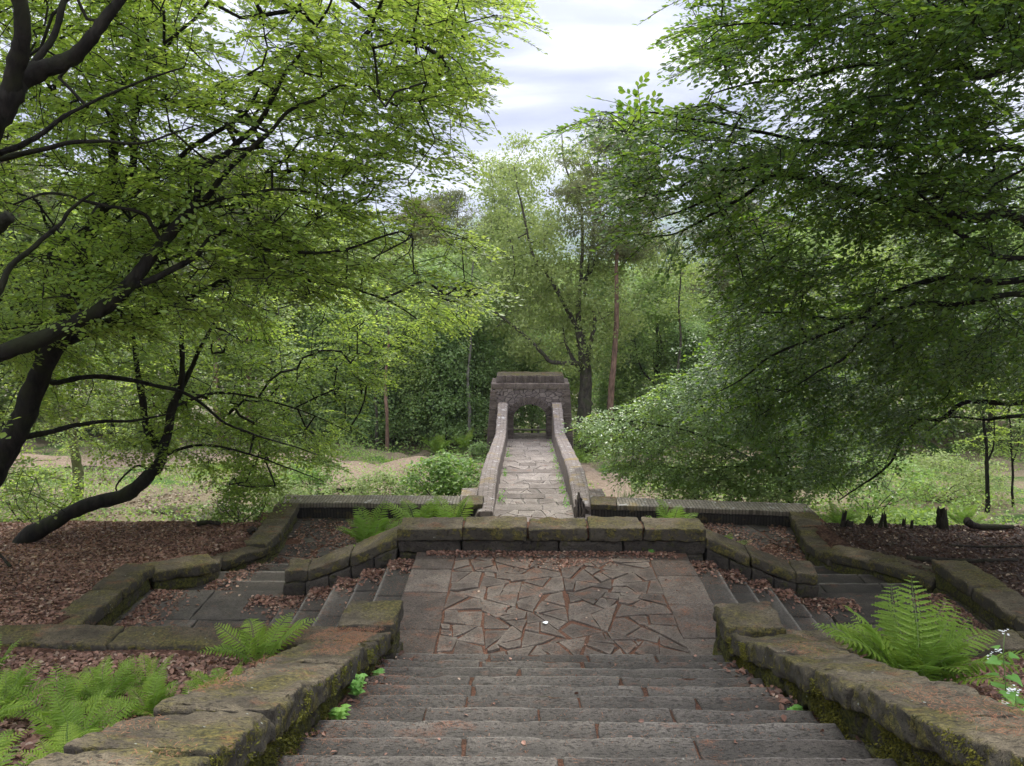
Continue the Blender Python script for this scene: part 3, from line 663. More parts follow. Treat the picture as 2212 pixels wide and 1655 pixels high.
# central wall, five blocks
t = wall('stone_wall', 'straight low wall of five big coping blocks closing the far end of the central landing', 'wall', (0.5, 12.0, 0))
cx = [PY(858, 1150, Y1)[0], PY(1000, 1150, Y1)[0], PY(1141, 1150, Y1)[0], PY(1272, 1150, Y1)[0], PY(1390, 1150, Y1)[0], PY(1527, 1150, Y1)[0]]
for k in range(5):
    mb = MB(); block(mb, box8(cx[k] + 0.012, cx[k + 1] - 0.012, Y1 - 0.03, Y1 + 0.51, 0.21 + rng.uniform(-.01, .01), 0.42 + rng.uniform(-0.015, 0.015)), 0.030, 0.022, 0.018, 4, 130 + k, 0, 0.03); mb.build('coping_stone', M['coping'], t, smooth=True)
mb = MB(); block(mb, box8(cx[0] + .03, cx[5] - .03, Y1 + .10, Y1 + .40, .2, .385), .2, .01, .006, 3, 3); mb.build('joint_filling', M['needle_bed'], t)
mb = MB()
for c, (z0, z1) in enumerate(((-0.02, 0.205), (-0.5, -0.025))):
    cuts = split(cx[0], cx[5], 4 + c, 0.3)
    for a, b in zip(cuts[:-1], cuts[1:]): block(mb, box8(a + 0.008, b - 0.008, Y1 + 0.0 + rng.uniform(0, 0.03), Y1 + 0.47, z0, z1), 0.045, 0.03, 0.018, 5, int(rng.integers(999)), 0, 0.02)
block(mb, box8(cx[0] + 0.02, cx[5] - 0.02, Y1 + 0.05, Y1 + 0.46, -1.7, -0.49), 0.12, 0.03, 0.02, 3, 5)
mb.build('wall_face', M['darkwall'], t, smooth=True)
# sloping arms beside the side flights
for sg in (-1, 1):
    side = 'left' if sg < 0 else 'right'
    X0 = cx[0] - 0.01 if sg < 0 else cx[5] + 0.01
    t = wall('stone_wall', '%s sloping dark-faced wall beside the side steps, joined to the five-block wall' % side, 'wall', (X0 + sg * 1.1, 12, -0.8))
    fr = [0.0, 0.42, 0.80, 1.0] if sg < 0 else [0, 0.40, 0.80, 1.0]
    XE = -3.86 if sg < 0 else 4.86; tz = lambda f: np.interp(f, [0, 0.68, 0.8, 1.0], [0.26, -0.28, -0.335, -0.34])
    for k, (f0, f1) in enumerate(zip(fr[:-1], fr[1:])):
        a = (X0 + (XE - X0) * f0 + sg * 0.01, Y1 + 0.31); b = (X0 + (XE - X0) * f1 - sg * 0.01, Y1 + 0.26)
        mb = MB(); mid = (f0 + f1) / 2
        c8 = seg8(a, b, 0.28, 0.28, tz(f0) - 0.2, tz(f1) - 0.2, tz(f0), tz(f1)) if sg > 0 else seg8(b, a, 0.28, 0.28, tz(f1) - 0.2, tz(f0) - 0.2, tz(f1), tz(f0))
        block(mb, c8, 0.035, 0.04, 0.016, 4, 160 + k + 5 * sg, 0, 0.03); mb.build('coping_stone', M['coping'], t, smooth=True)
    mb = MB()
    for k in range(5):
        f0, f1 = k / 5, (k + 1) / 5; xa, xb = X0 + (XE - X0) * f0, X0 + (XE - X0) * f1
        x0, x1 = min(xa, xb), max(xa, xb); za, zb = (tz(f0) - 0.205, tz(f1) - 0.205)
        if sg < 0: za, zb = zb, za
        for (d0, d1) in ((0, 0.22), (0.225, 0.5), (0.505, 1.3)):
            q = [(x0 + .006, Y1 + .01, za - d1), (x1 - .006, Y1 + .01, zb - d1), (x1 - .006, Y1 + .5, zb - d1), (x0 + .006, Y1 + .5, za - d1), (x0 + .006, Y1 + .01, za - d0), (x1 - .006, Y1 + .01, zb - d0), (x1 - .006, Y1 + .5, zb - d0), (x0 + .006, Y1 + .5, za - d0)]
            block(mb, q, 0.06, 0.025, 0.014, 5, int(rng.integers(999)), 0, 0.015)
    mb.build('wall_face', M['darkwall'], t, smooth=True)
# cross walls between stair beds and outer landings
for sg in (-1, 1):
    side = 'left' if sg < 0 else 'right'
    x0, x1 = (-11.5, -2.0) if sg < 0 else (3.0, 10.5)
    t = wall('stone_wall', 'long flat mossy wall running sideways from the %s pier' % side, 'wall', ((x0 + x1) / 2, 8.9, -0.1))
    cuts = split(x0, x1, 7, 0.3)
    for k, (a, b) in enumerate(zip(cuts[:-1], cuts[1:])):
        mb = MB(); block(mb, box8(a + 0.008, b - 0.008, 8.66, 9.14, -0.12, 0.07 + rng.uniform(-.012, .012)), 0.04, 0.04, 0.016, 4, 190 + k + 9 * sg, 0, 0.03); mb.build('coping_stone', M['coping'], t, smooth=True)
    mb = MB()
    for (z0, z1) in ((-0.45, -0.105), (-1.0, -0.455)):
        cuts = split(x0, x1, 11, 0.3)
        for a, b in zip(cuts[:-1], cuts[1:]): block(mb, box8(a + .006, b - .006, 8.70, 9.09, z0, z1), 0.1, 0.03, 0.02, 4, int(rng.integers(999)), 0, 0.02)
    mb.build('wall_face', M['darkwall'], t, smooth=True)
# winding outer walls
def poly_wall(label, pts, tops, floor, thick, side, seed):
    """pts: inner edge (2D) from near to far; tops per segment pair"""
    c = np.mean(np.array(pts), 0); t = wall('stone_wall', label, 'wall', (c[0], c[1], -1.0))
    body = MB()
    for k in range(len(pts) - 1):
        a, b = np.array(pts[k], float), np.array(pts[k + 1], float); ln = np.linalg.norm(b - a); n_ = max(1, int(round(ln / 0.95)))
        za, zb = tops[k]
        for j in range(n_):
            f0, f1 = j / n_, (j + 1) / n_; p, q = a + (b - a) * f0, a + (b - a) * f1; d = (b - a) / ln
            z0 = za + (zb - za) * f0 + rng.uniform(-.015, .015); z1 = za + (zb - za) * f1 + rng.uniform(-.015, .015)
            p2, q2 = p + d * 0.008 - (d * 0.05 if j == 0 and k else 0), q - d * 0.008 + (d * 0.1 if j == n_ - 1 else 0)
            wl, wr = (thick, 0.0) if side > 0 else (0.0, thick)
            mb = MB(); block(mb, seg8(p2, q2, wl, wr, z0 - 0.2, z1 - 0.2, z0, z1), 0.04, 0.04, 0.02, 4, seed + k * 5 + j, 0, 0.035); mb.build('coping_stone', M['coping'], t, smooth=True)
            for (d0, d1) in ((0.205, 0.42), (0.425, 1.1)):
                wl2, wr2 = (thick, -0.05) if side > 0 else (-0.05, thick)
                block(body, seg8(p, q, wl2, wr2, z0 - d1, z1 - d1, z0 - d0, z1 - d0), 0.06, 0.04, 0.025, 5, seed + 60 + k * 5 + j, 0, 0.03)
    body.build('wall_face', M['wallbody'], t, smooth=True)
poly_wall('winding low wall of mossy blocks edging the left leaf litter',
          [(-6.1, 9.2), (-6.1, 12.05), (-5.35, 12.75), (-5.6, 13.7), (-5.05, 14.6), (-5.0, 15.3), (-5.2, 17.35)],
          [(-0.27, -0.38), (-0.47, -0.62), (-0.72, -0.9), (-0.98, -1.08), (-1.0, -1.02), (-1.02, -1.1)], -0.8, 0.55, 1, 220)
poly_wall('winding low dark mossy wall on the right, behind the big fern',
          [(7.0, 9.2), (7.0, 12.4), (6.5, 13.5), (5.95, 14.2), (5.85, 15.0), (6.2, 17.05)],
          [(-0.27, -0.38), (-0.72, -0.85), (-0.85, -0.98), (-1.05, -1.08), (-1.08, -1.12)], -0.8, 0.6, -1, 260)
# brick-topped terrace walls either side of the bridge
for sg in (-1, 1):
    side = 'left' if sg < 0 else 'right'
    a, b = ((-5.75, 17.5), (-0.88, 17.45)) if sg < 0 else ((1.68, 17.45), (6.75, 16.95))
    t = wall('terrace_wall', 'long straight %s terrace wall with brick-on-edge top and dark face' % side, 'wall', ((a[0] + b[0]) / 2, 17.6, -1.5))
    e_ = np.array(b) - np.array(a); e_ = e_ / np.linalg.norm(e_)
    a = np.array(a); b = np.array(b); s0, s1 = (a, b - e_ * 0.55) if sg < 0 else (a + e_ * 0.62, b)
    mb = MB(); block(mb, seg8(s0, s1, 0.62, 0.0, -1.24, -1.24, -1.12, -1.12), 0.12, 0.015, 0.010, 3, 300 + sg, 0, 0.0); mb.build('coping_bricks', M['brick_top'], t, smooth=True)
    s2, s3 = (b - e_ * 0.54, b) if sg < 0 else (a, a + e_ * 0.61)
    mb = MB(); block(mb, seg8(s2, s3, 0.63, 0.01, -1.245, -1.245, -1.115, -1.115), 0.05, 0.02, 0.012, 4, 305 + sg, 0, 0.02); mb.build('coping_stone', M['coping'], t, smooth=True)
    mb = MB(); block(mb, seg8(a + e_ * .01, b - e_ * .01, 0.58, -0.02, -2.6, -2.6, -1.245, -1.245), 0.12, 0.01, 0.008, 3, 310 + sg); mb.build('wall_face', M['brick_face'], t, smooth=True)

# ================================================================== BRIDGE AND GATE
BY0, BZ0, BY1, BZ1 = 17.5, -1.5, 33.45, -3.62
bxc = lambda y: np.interp(y, [BY0, BY1], [0.34, 0.44]); bz = lambda y: np.interp(y, [BY0, BY1], [BZ0, BZ1]); HW = 0.97
t = thing('footbridge', 'long narrow stone footbridge with crazy-paved deck and low parapets leading to the archway', 'bridge', (0.4, 25, -3.2))
dk = MB(); r_ = 1.45; y = BY0 - 0.4; k = 0
while y < BY1 + 1.6:
    y2 = min(y + r_, BY1 + 1.7); zt = float(np.interp((y + 0.3), [BY0, BY1], [BZ0, BZ1])) if y < BY1 else BZ1 - 0.02
    x0, x1 = bxc(y) - HW - 0.02, bxc(y) + HW + 0.02
    cuts = split(x0, x1, 2 + k % 2, 0.25); sw = min(0.42, y2 - y)
    for a, b in zip(cuts[:-1], cuts[1:]): block(dk, box8(a + .008, b - .008, y2 - sw, y2, zt - 0.25, zt + rng.uniform(-.006, .006)), 0.08, 0.02, 0.006, 5, int(rng.integers(999)), 0, 0.02)
    if y2 - y > 0.6: crazy(dk, x0, x1, y, y2 - sw - 0.01, zt, 0.42, 0.016, seed=400 + k, amp=0.004, tilt=0.008, th=0.2)
    y = y2; k += 1
dk.build('deck', M['pale_flag'], t)
mb = MB(); k = 0; y = BY0 - 0.4
while y < BY1 + 1.6:
    y2 = min(y + r_, BY1 + 1.7); zt = float(np.interp((y + 0.3), [BY0, BY1], [BZ0, BZ1])) - 0.02 if y < BY1 else BZ1 - 0.04
    x0, x1 = bxc(y) - HW - 0.1, bxc(y) + HW + 0.1
    mb.add(box8(x0, x1, y, y2, -7, zt), [[4, 5, 6, 7], [0, 1, 5, 4], [2, 3, 7, 6]]); y = y2
mb.build('deck_core', M['step'], t)
def parapet_h(y): return 0.72 + 1.05 * smst(y, 29.3, 33.2) ** 1.3 - 0.46 * smst(-y, -21.0, -17.3)
for sg in (-1, 1):
    ystart = 17.7 if sg > 0 else 17.25
    yy = np.linspace(ystart, BY1 + 0.05, 70); mb = MB(); T_ = np.interp(yy, [17.2, 19, 33], [0.36, 0.46, 0.42])
    for surf in range(1):
        rows = []
        K = 9
        prof = []
        for i_, yv in enumerate(yy):
            xi = bxc(yv) + sg * HW; zt = bz(yv) + parapet_h(yv); th = T_[i_]
            zb_ = bz(yv) - 3.5
            pr = [(xi, zb_), (xi, bz(yv) + 0.05), (xi + sg * 0.0, zt - 0.03), (xi + sg * 0.03, zt), (xi + sg * th * 0.5, zt + 0.012), (xi + sg * (th - 0.03), zt), (xi + sg * th, zt - 0.03), (xi + sg * (th + 0.06), bz(yv) + 0.1), (xi + sg * (th + 0.25), zb_)]
            for (px_, pz_) in pr: prof.append((px_, yv, pz_))
        V = np.array(prof); V += np.stack([fbm(V * 3, 5), fbm(V * 3 + 9, 6) * 0, fbm(V * 3.3 + 4, 7)], 1) * np.array([0.014, 0, 0.012])
        n_ = len(yy); i = np.arange(n_ - 1)[:, None] * K + np.arange(K - 1)[None]
        fq = np.stack([i, i + 1, i + K + 1, i + K], -1).reshape(-1, 4)
        if sg < 0: fq = fq[:, ::-1]
        mb.add(V, [fq, np.arange(K)[None], (np.arange(K)[::-1] + (n_ - 1) * K)[None]])
    mb.build('parapet', M['parapet'], t, smooth=False)
    # brick shoulder sloping out from the parapet foot to the terrace wall
    xa = bxc(18) + sg * (HW + 0.5)
    mb = MB(); xo = -0.88 if sg < 0 else 1.68
    x_in = bxc(18) + sg * (HW + 0.02); x_out = x_in + sg * 0.95
    block(mb, [(min(x_in, x_out), 17.3, -2.6), (max(x_in, x_out), 17.3, -2.6), (max(x_in, x_out + 0.3 * sg), 20.6, -3), (min(x_in, x_out), 20.6, -3),
               (min(x_in, x_out), 17.3, -1.42), (max(x_in, x_out), 17.3, -1.42), (max(x_in, x_out), 20.6, -1.72), (min(x_in, x_out), 20.6, -1.72)], 0.15, 0.03, 0.02, 3, 321, 0, 0.02)
    mb.build('shoulder', M['parapet'], t, smooth=True)
# jagged broken upright slab at the near end of the right parapet
mb = MB()
for k, (dx, h) in enumerate(((0.0, 0.45), (0.06, 0.66), (0.12, 0.5), (0.18, 0.36))):
    x = bxc(17.6) + HW + 0.02 + dx; block(mb, [(x, 17.42, -1.6), (x + 0.06, 17.42, -1.6), (x + 0.06, 17.95, -1.6), (x, 17.95, -1.6), (x + .02, 17.5, -1.5 + h), (x + 0.03, 17.5, -1.5 + h), (x + 0.05, 17.95, -1.5 + h * 0.8), (x, 17.95, -1.5 + h * .8)], 0.08, 0.01, 0.02, 5, 333 + k)
mb.build('broken_parapet_end', M['gate_stone'], t, smooth=True)

# gate
g = thing('stone_archway', 'battered stone gateway with round arch at the far end of the footbridge', 'archway', (0.46, 33.9, -3.62))
GX = 0.455; GY0, GY1 = 33.4, 34.75; gz = BZ1
top_z = gz + 2.62; hw_b, hw_t = 1.93, 1.70; ow = 0.745; spring = gz + 1.0; NA = 24
def gate_half(z): return np.interp(z, [gz - 0.6, top_z], [hw_b, hw_t])
inn = [(-ow, gz - 0.6), (-ow, gz), (-ow, gz + 0.5)] + [(-ow * math.cos(math.pi * k / NA), spring + 0.70 * math.sin(math.pi * k / NA)) for k in range(NA + 1)] + [(ow, gz + 0.5), (ow, gz), (ow, gz - 0.6)]
outp = [(-gate_half(gz - .6), gz - 0.6), (-gate_half(gz), gz), (-gate_half(gz + .5), gz + 0.5)]
for k in range(NA + 1):
    a = math.pi * k / NA; dx, dz = -math.cos(a), math.sin(a)
    # shoot a ray from the arch centre to the outer outline
    s_ = 10
    for _ in range(60):
        pass
    cand = []
    if dz > 1e-6: cand.append((top_z - spring) / dz)
    if abs(dx) > 1e-6:
        lo_, hi_ = 0, 8
        for _ in range(40):
            mi_ = (lo_ + hi_) / 2
            if abs(dx) * mi_ < np.interp(spring + dz * mi_, [gz - .6, top_z], [hw_b, hw_t]): lo_ = mi_
            else: hi_ = mi_
        cand.append(lo_)
    s_ = min(cand); outp.append((dx * s_, spring + dz * s_))
outp += [(gate_half(gz + .5), gz + 0.5), (gate_half(gz), gz), (gate_half(gz - .6), gz - 0.6)]
n_ = len(inn); V = []
for (yv) in (GY0, GY1):
    V += [(GX + x, yv, z) for x, z in inn] + [(GX + x, yv, z) for x, z in outp]
fs = []
for k in range(n_ - 1):
    fs.append([k, n_ + k, n_ + k + 1, k + 1]); fs.append([2 * n_ + k, 2 * n_ + k + 1, 3 * n_ + k + 1, 3 * n_ + k])
    fs.append([k, k + 1, 2 * n_ + k + 1, 2 * n_ + k]); fs.append([n_ + k, 3 * n_ + k, 3 * n_ + k + 1, n_ + k + 1])
mb = MB(); mb.add(V, np.array(fs)); mb.build('gate_body', M['rubble'], g)
# voussoirs: thin radial bricks; quoins; imposts; cap
mb = MB()
for k in range(26):
    a = math.pi * (k + 0.5) / 26; c, s = math.cos(a), math.sin(a); dl = 0.036
    r0, r1 = 0.0, rng.uniform(0.30, 0.36)
    pc = np.array([-ow * c, 0.70 * s]); d = np.array([-c, s]); tn = np.array([s, c])
    q = []
    for yv in (GY0 - 0.035 - rng.uniform(0, .02), GY0 + 0.3):
        for rr, w_ in ((0, 0.85), (r1, 1.25)):
            for sg in (-1, 1):
                p = pc + d * rr + tn * sg * dl * w_; q.append((GX + p[0], yv, spring + p[1]))
    q = np.array(q); c8 = [q[0], q[1], q[5], q[4], q[2], q[3], q[7], q[6]]
    block(mb, c8, 0.2, 0.008, 0.006, 5, k)
mb.build('arch_ring', M['gate_stone'], g)
for sg in (-1, 1):
    mb = MB()
    z = gz - 1.3
    while z < top_z - 0.32:
        h = rng.uniform(0.05, 0.085); ww = rng.uniform(0.25, 0.42); xo = gate_half(z) + 0.03 if z > gz - .6 else hw_b + 0.05
        x0, x1 = (GX + sg * (xo - ww), GX + sg * xo); mb2 = box8(min(x0, x1), max(x0, x1), GY0 - 0.03 - rng.uniform(0, .02), GY1 + 0.03, z + 0.005, z + h)
        block(mb, mb2, 0.5, 0.01, 0.006, 4, int(rng.integers(999))); z += h + 0.004
    z = gz - 0.1
    while z < spring:      # jamb bricks round the opening
        h = rng.uniform(0.05, 0.08); ww = rng.uniform(0.2, 0.3); x0, x1 = GX + sg * (ow - 0.01), GX + sg * (ow + ww)
        block(mb, box8(min(x0, x1), max(x0, x1), GY0 - 0.02 - rng.uniform(0, .015), GY0 + 0.4, z + 0.005, z + h), 0.5, 0.01, 0.005, 4, int(rng.integers(999))); z += h + 0.004
    mb.build('quoin_bricks', M['gate_stone'], g)
mb = MB()
cc = split(GX - hw_t - 0.02, GX + hw_t + 0.02, 7, 0.2)
for a, b in zip(cc[:-1], cc[1:]): block(mb, box8(a + .006, b - .006, GY0 - 0.03, GY1 + 0.03, top_z - 0.24, top_z + 0.02), 0.12, 0.02, 0.014, 4, int(rng.integers(999)), 0, 0.02)
mb.build('cornice', M['gate_stone'], g, smooth=True)
mb = MB()
for a, b in ((-1.52, -1.22), (1.22, 1.52)):
    block(mb, [(GX + a, GY0 + .1, top_z + .02), (GX + b, GY0 + .1, top_z + .02), (GX + b, GY1 - .1, top_z + .02), (GX + a, GY1 - .1, top_z + .02)] + [(GX + a * .97, GY0 + .14, top_z + .33), (GX + b * .97, GY0 + .14, top_z + .33), (GX + b * .97, GY1 - .14, top_z + .33), (GX + a * .97, GY1 - .14, top_z + .33)], 0.1, 0.02, 0.015, 4, 5)
x = -1.21
while x < 1.20:
    w_ = rng.uniform(0.055, 0.09); d = rng.uniform(0, 0.05); block(mb, box8(GX + x, GX + x + w_ - 0.008, GY0 + .1 + d, GY1 - .12, top_z + .02, top_z + .32 + rng.uniform(-.01, .02)), 0.4, 0.012, 0.008, 4, int(rng.integers(999))); x += w_
mb.build('cap', M['gate_stone'], g, smooth=True)
mb = MB(); block(mb, box8(GX - 1.46, GX + 1.46, GY0 + .17, GY1 - .17, top_z + .28, top_z + .345), 0.1, 0.03, 0.02, 4, 8, 0); mb.build('turf_top', M['coping'], g, smooth=True)

# rail fence beyond the arch
f = thing('rail_fence', 'weathered wooden post and rail fence seen through the archway', 'fence', (0.9, 36.6, -4.3))
for x in (-0.9, 0.9, 2.7, 4.4):
    z = float(ground(x, 36.6)); mb = MB(); block(mb, box8(x - .06, x + .06, 36.54, 36.66, z - .4, -3.66), 0.3, 0.015, 0.01, 4, 3); mb.build('post', M['rail'], f, smooth=True)
for z in (-3.80, -4.20):
    mb = MB(); tube(mb, [(-1.6, 36.55, z), (0.5, 36.55, z - .02), (2.6, 36.55, z - .03), (4.8, 36.55, z - .1)], 0.05, 8, wob=.1); mb.build('rail', M['rail'], f, smooth=True)

# ================================================================== FOLIAGE TOOLS
def leaf_shape(k6=True):
    if k6:
        return np.array([(0, 0, 0), (0.34, -0.29, 0.03), (0.72, -0.24, 0.02), (1.0, 0, -0.06), (0.72, 0.24, 0.02), (0.34, 0.29, 0.03)]), [np.array([[0, 1, 2, 3], [0, 3, 4, 5]])]
    return np.array([(0, 0, 0), (0.5, -0.32, 0.04), (1.0, 0, -0.05), (0.5, 0.32, 0.04)]), [np.array([[0, 1, 2, 3]])]
def add_leaves(mb, pos, dirs, nrm, size, k6=True, mi=0, width=1.0):
    """vectorised leaves: pos Nx3, dirs Nx3, nrm Nx3 approx normal, size N"""
    if len(pos) == 0: return
    d = dirs / (np.linalg.norm(dirs, axis=1, keepdims=True) + 1e-9)
    s = np.cross(nrm, d); s /= np.linalg.norm(s, axis=1, keepdims=True) + 1e-9; u = np.cross(d, s)
    sh, fs = leaf_shape(k6); sz = np.asarray(size).reshape(-1, 1, 1)
    V = pos[:, None, :] + sz * (sh[None, :, :1] * d[:, None] + width * sh[None, :, 1:2] * s[:, None] + sh[None, :, 2:] * u[:, None])
    n_, k = len(pos), len(sh); base = (np.arange(n_) * k)[:, None, None]
    for f in fs[:1]: F_ = (f[None] + base).reshape(-1, f.shape[1])
    mb.add(V.reshape(-1, 3), [F_], mi)
def make_spray(seed, Lm=0.85, leaf=0.075):
    r = np.random.default_rng(seed); pos = []; dr = []; nr = []; sz = []; tw = []
    def axis_pts(o, a, ln, n_):
        s = np.linspace(0, 1, n_); p = o + np.outer(s * ln, [math.cos(a), math.sin(a), 0]); 
        bend = r.normal(0, 0.10) * ln; p = p + np.outer(s * s * bend, [-math.sin(a), math.cos(a), 0]); return p
    main = axis_pts(np.zeros(3), 0, Lm, 9); tw.append((main, 0.0045))
    def leaves_on(p, a, start=0.15, step=0.055):
        ln = np.linalg.norm(p[-1] - p[0]); t = start * ln; sd = 1
        while t <= ln:
            f = t / ln * (len(p) - 1); i_ = min(int(f), len(p) - 2); q = p[i_] + (p[i_ + 1] - p[i_]) * (f - i_)
            aa = a + sd * r.uniform(0.5, 1.1) * (0.3 if t + step > ln else 1); pos.append(q); dr.append((math.cos(aa), math.sin(aa), r.normal(0, 0.22)))
            nr.append((r.normal(0, 0.30), r.normal(0, 0.30), 1)); sz.append(leaf * r.uniform(0.7, 1.2)); sd = -sd; t += step * r.uniform(0.75, 1.2)
    leaves_on(main, 0, 0.3); sd = 1
    for k in range(1, 9):
        if r.random() < 0.12: continue
        o = main[min(k, 8)] * 1.0 - [0.04, 0, 0]; ln = Lm * (0.55 - 0.045 * k) * r.uniform(0.7, 1.2); a = sd * r.uniform(0.6, 0.95); sd = -sd
        p = axis_pts(o, a, ln, 5); tw.append((p, 0.0022)); leaves_on(p, a, 0.2)
        if ln > 0.3:
            a2 = a - sd * 0.6; p2 = axis_pts(p[2], a2, ln * 0.5, 4); tw.append((p2, 0.0018)); leaves_on(p2, a2, 0.25)
    def droop(P): P = np.array(P, float); P[:, 2] -= 0.28 * P[:, 0] ** 2 + 0.25 * P[:, 1] ** 2; return P
    return droop(pos), np.array(dr), np.array(nr), np.array(sz), [(droop(p), rr) for p, rr in tw]
SPRAYS = [make_spray(900 + k, 0.85, 0.082) for k in range(10)]
def place_sprays(lm, wm_, P, D, U, S, r, leafscale=1.0, k6=True):
    """P Nx3 roots, D Nx3 directions, U Nx3 up hints, S scales"""
    ch = r.integers(len(SPRAYS), size=len(P)); B = basis(D, U)
    for c in range(len(SPRAYS)):
        ix = np.where(ch == c)[0]
        if len(ix) == 0: continue
        pos, dr, nr, sz, tw = SPRAYS[c]; b = B[ix]; s = S[ix][:, None, None]
        fl = np.where(r.random(len(ix)) < 0.5, 1.0, -1.0)
        def xf(X, scale=True):
            X = np.broadcast_to(X, (len(ix),) + X.shape).copy(); X[..., 1] *= fl[:, None]
            Y_ = X @ b
            return Y_ * s + P[ix][:, None] if scale else Y_
        p = xf(pos).reshape(-1, 3); d = xf(dr, False).reshape(-1, 3); n_ = xf(nr, False).reshape(-1, 3)
        n_ = n_ + r.normal(0, 0.22, n_.shape)
        keep = r.random(len(p)) < 0.9
        add_leaves(lm, p[keep], d[keep], n_[keep], (np.tile(sz, len(ix)) * leafscale * r.uniform(0.85, 1.15, len(p)))[keep], k6)
        for tp, tr in tw:
            q = xf(tp)                          # n, k, 3
            seg_tubes(wm_, q[:, :-1:1].reshape(-1, 3), q[:, 1:].reshape(-1, 3), tr * 1.0, tr * 0.8, 3)
def seg_tubes(mb, A, B_, ra, rb, sides=4):
    A = np.asarray(A); B_ = np.asarray(B_); n_ = len(A)
    if n_ == 0: return
    d = B_ - A; d /= np.linalg.norm(d, axis=1, keepdims=True) + 1e-9
    ref = np.where(np.abs(d[:, 2:3]) > 0.9, np.array([[1.0, 0, 0]]), np.array([[0, 0, 1.0]])); a = np.cross(d, ref); a /= np.linalg.norm(a, axis=1, keepdims=True) + 1e-9; b = np.cross(d, a)
    ang = np.linspace(0, 2 * np.pi, sides, endpoint=False); c, s = np.cos(ang), np.sin(ang)
    off = c[None, :, None] * a[:, None] + s[None, :, None] * b[:, None]
    ra = np.broadcast_to(ra, n_)[:, None, None]; rb = np.broadcast_to(rb, n_)[:, None, None]
    V = np.concatenate([A[:, None] + off * ra, B_[:, None] + off * rb], 1).reshape(-1, 3)
    j = np.arange(sides); k = (j + 1) % sides; f = np.stack([j, k, k + sides, j + sides], 1)
    mb.add(V, [(f[None] + (np.arange(n_) * 2 * sides)[:, None, None]).reshape(-1, 4)])
class Skel:
    def __init__(s): s.p = []; s.par = []; s.fix = []; s.dir = []
    def add(s, p, par, fix=0.0): s.p.append(np.array(p, float)); s.par.append(par); s.fix.append(fix); return len(s.p) - 1
    def limb(s, pts, r0, r1, k=5, par=-1):
        q = smooth_path(pts, k); idx = []
        for i_, x in enumerate(q): par = s.add(x, par, r0 + (r1 - r0) * i_ / (len(q) - 1)); idx.append(par)
        return q, idx
    def grow(s, T, r, step=0.45, curve=0.12, maxd=99, up=0.0, lateral=0.0):
        """connect targets T to the skeleton, nearest first; returns tip index and incoming direction"""
        T = np.array(T, float); P0 = np.array(s.p); d = np.min(np.linalg.norm(T[:, None] - P0[None], axis=2), axis=1) if len(T) * len(P0) < 4e7 else np.array([np.linalg.norm(P0 - t_, axis=1).min() for t_ in T])
        order = np.argsort(d); res = [None] * len(T)
        buf = np.zeros((len(s.p) + len(T) * 12, 3)); buf[:len(s.p)] = P0
        for i_ in order:
            n_ = len(s.p); dd = np.linalg.norm(buf[:n_] - T[i_], axis=1); j = int(np.argmin(dd)); dist = dd[j]
            if dist > maxd: continue
            a = s.p[j]; k = max(1, min(10, int(dist / step))); side = r.normal(0, curve * dist, 3); par = j
            for q in range(1, k + 1):
                f = q / k; x = a + (T[i_] - a) * f + side * math.sin(math.pi * f) + np.array([0, 0, up * dist * math.sin(math.pi * f)])
                par = s.add(x, par); buf[par] = x
            dr = T[i_] - a; res[i_] = (par, dr / (np.linalg.norm(dr) + 1e-9))
        return res
    def wood(s, mb, rmin=0.005, ex=0.5, sides=5, rmax=0.2):
        n_ = len(s.p); cnt = np.zeros(n_); ch = np.zeros(n_, bool)
        for i_ in range(n_):
            if s.par[i_] >= 0: ch[s.par[i_]] = True
        cnt[~ch] = 1
        for i_ in range(n_ - 1, -1, -1):
            if s.par[i_] >= 0: cnt[s.par[i_]] += cnt[i_]
        fix = np.array(s.fix); rad = np.minimum(rmin * cnt ** ex, rmax); P = np.array(s.p); par = np.array(s.par)
        g_ = np.where((par >= 0) & (fix == 0))[0]
        rp = np.where(fix[par[g_]] > 0, np.minimum(rad[g_] * 1.15, fix[par[g_]]), np.minimum(rad[par[g_]], rad[g_] * 1.5))
        seg_tubes(mb, P[par[g_]], P[g_], rp, rad[g_], sides)
def in_poly(pts, poly):
    x, y = pts[:, 0], pts[:, 1]; ins = np.zeros(len(pts), bool); poly = np.array(poly, float); j = len(poly) - 1
    for i_ in range(len(poly)):
        xi, yi = poly[i_]; xj, yj = poly[j]
        c = ((yi > y) != (yj > y)) & (x < (xj - xi) * (y - yi) / (yj - yi + 1e-9) + xi); ins ^= c; j = i_
    return ins
def sample_poly(poly, n_, r, dens=None):
    poly = np.array(poly, float); lo, hi = poly.min(0), poly.max(0); out = np.zeros((0, 2))
    while len(out) < n_:
        p = r.uniform(lo, hi, (n_ * 2, 2)); p = p[in_poly(p, poly)]
        if dens is not None: p = p[r.random(len(p)) < dens(p)]
        out = np.concatenate([out, p])
    return out[:n_]
def PYv(uv, Y): return np.array([PY(u, v, y) for (u, v), y in zip(uv, Y)])

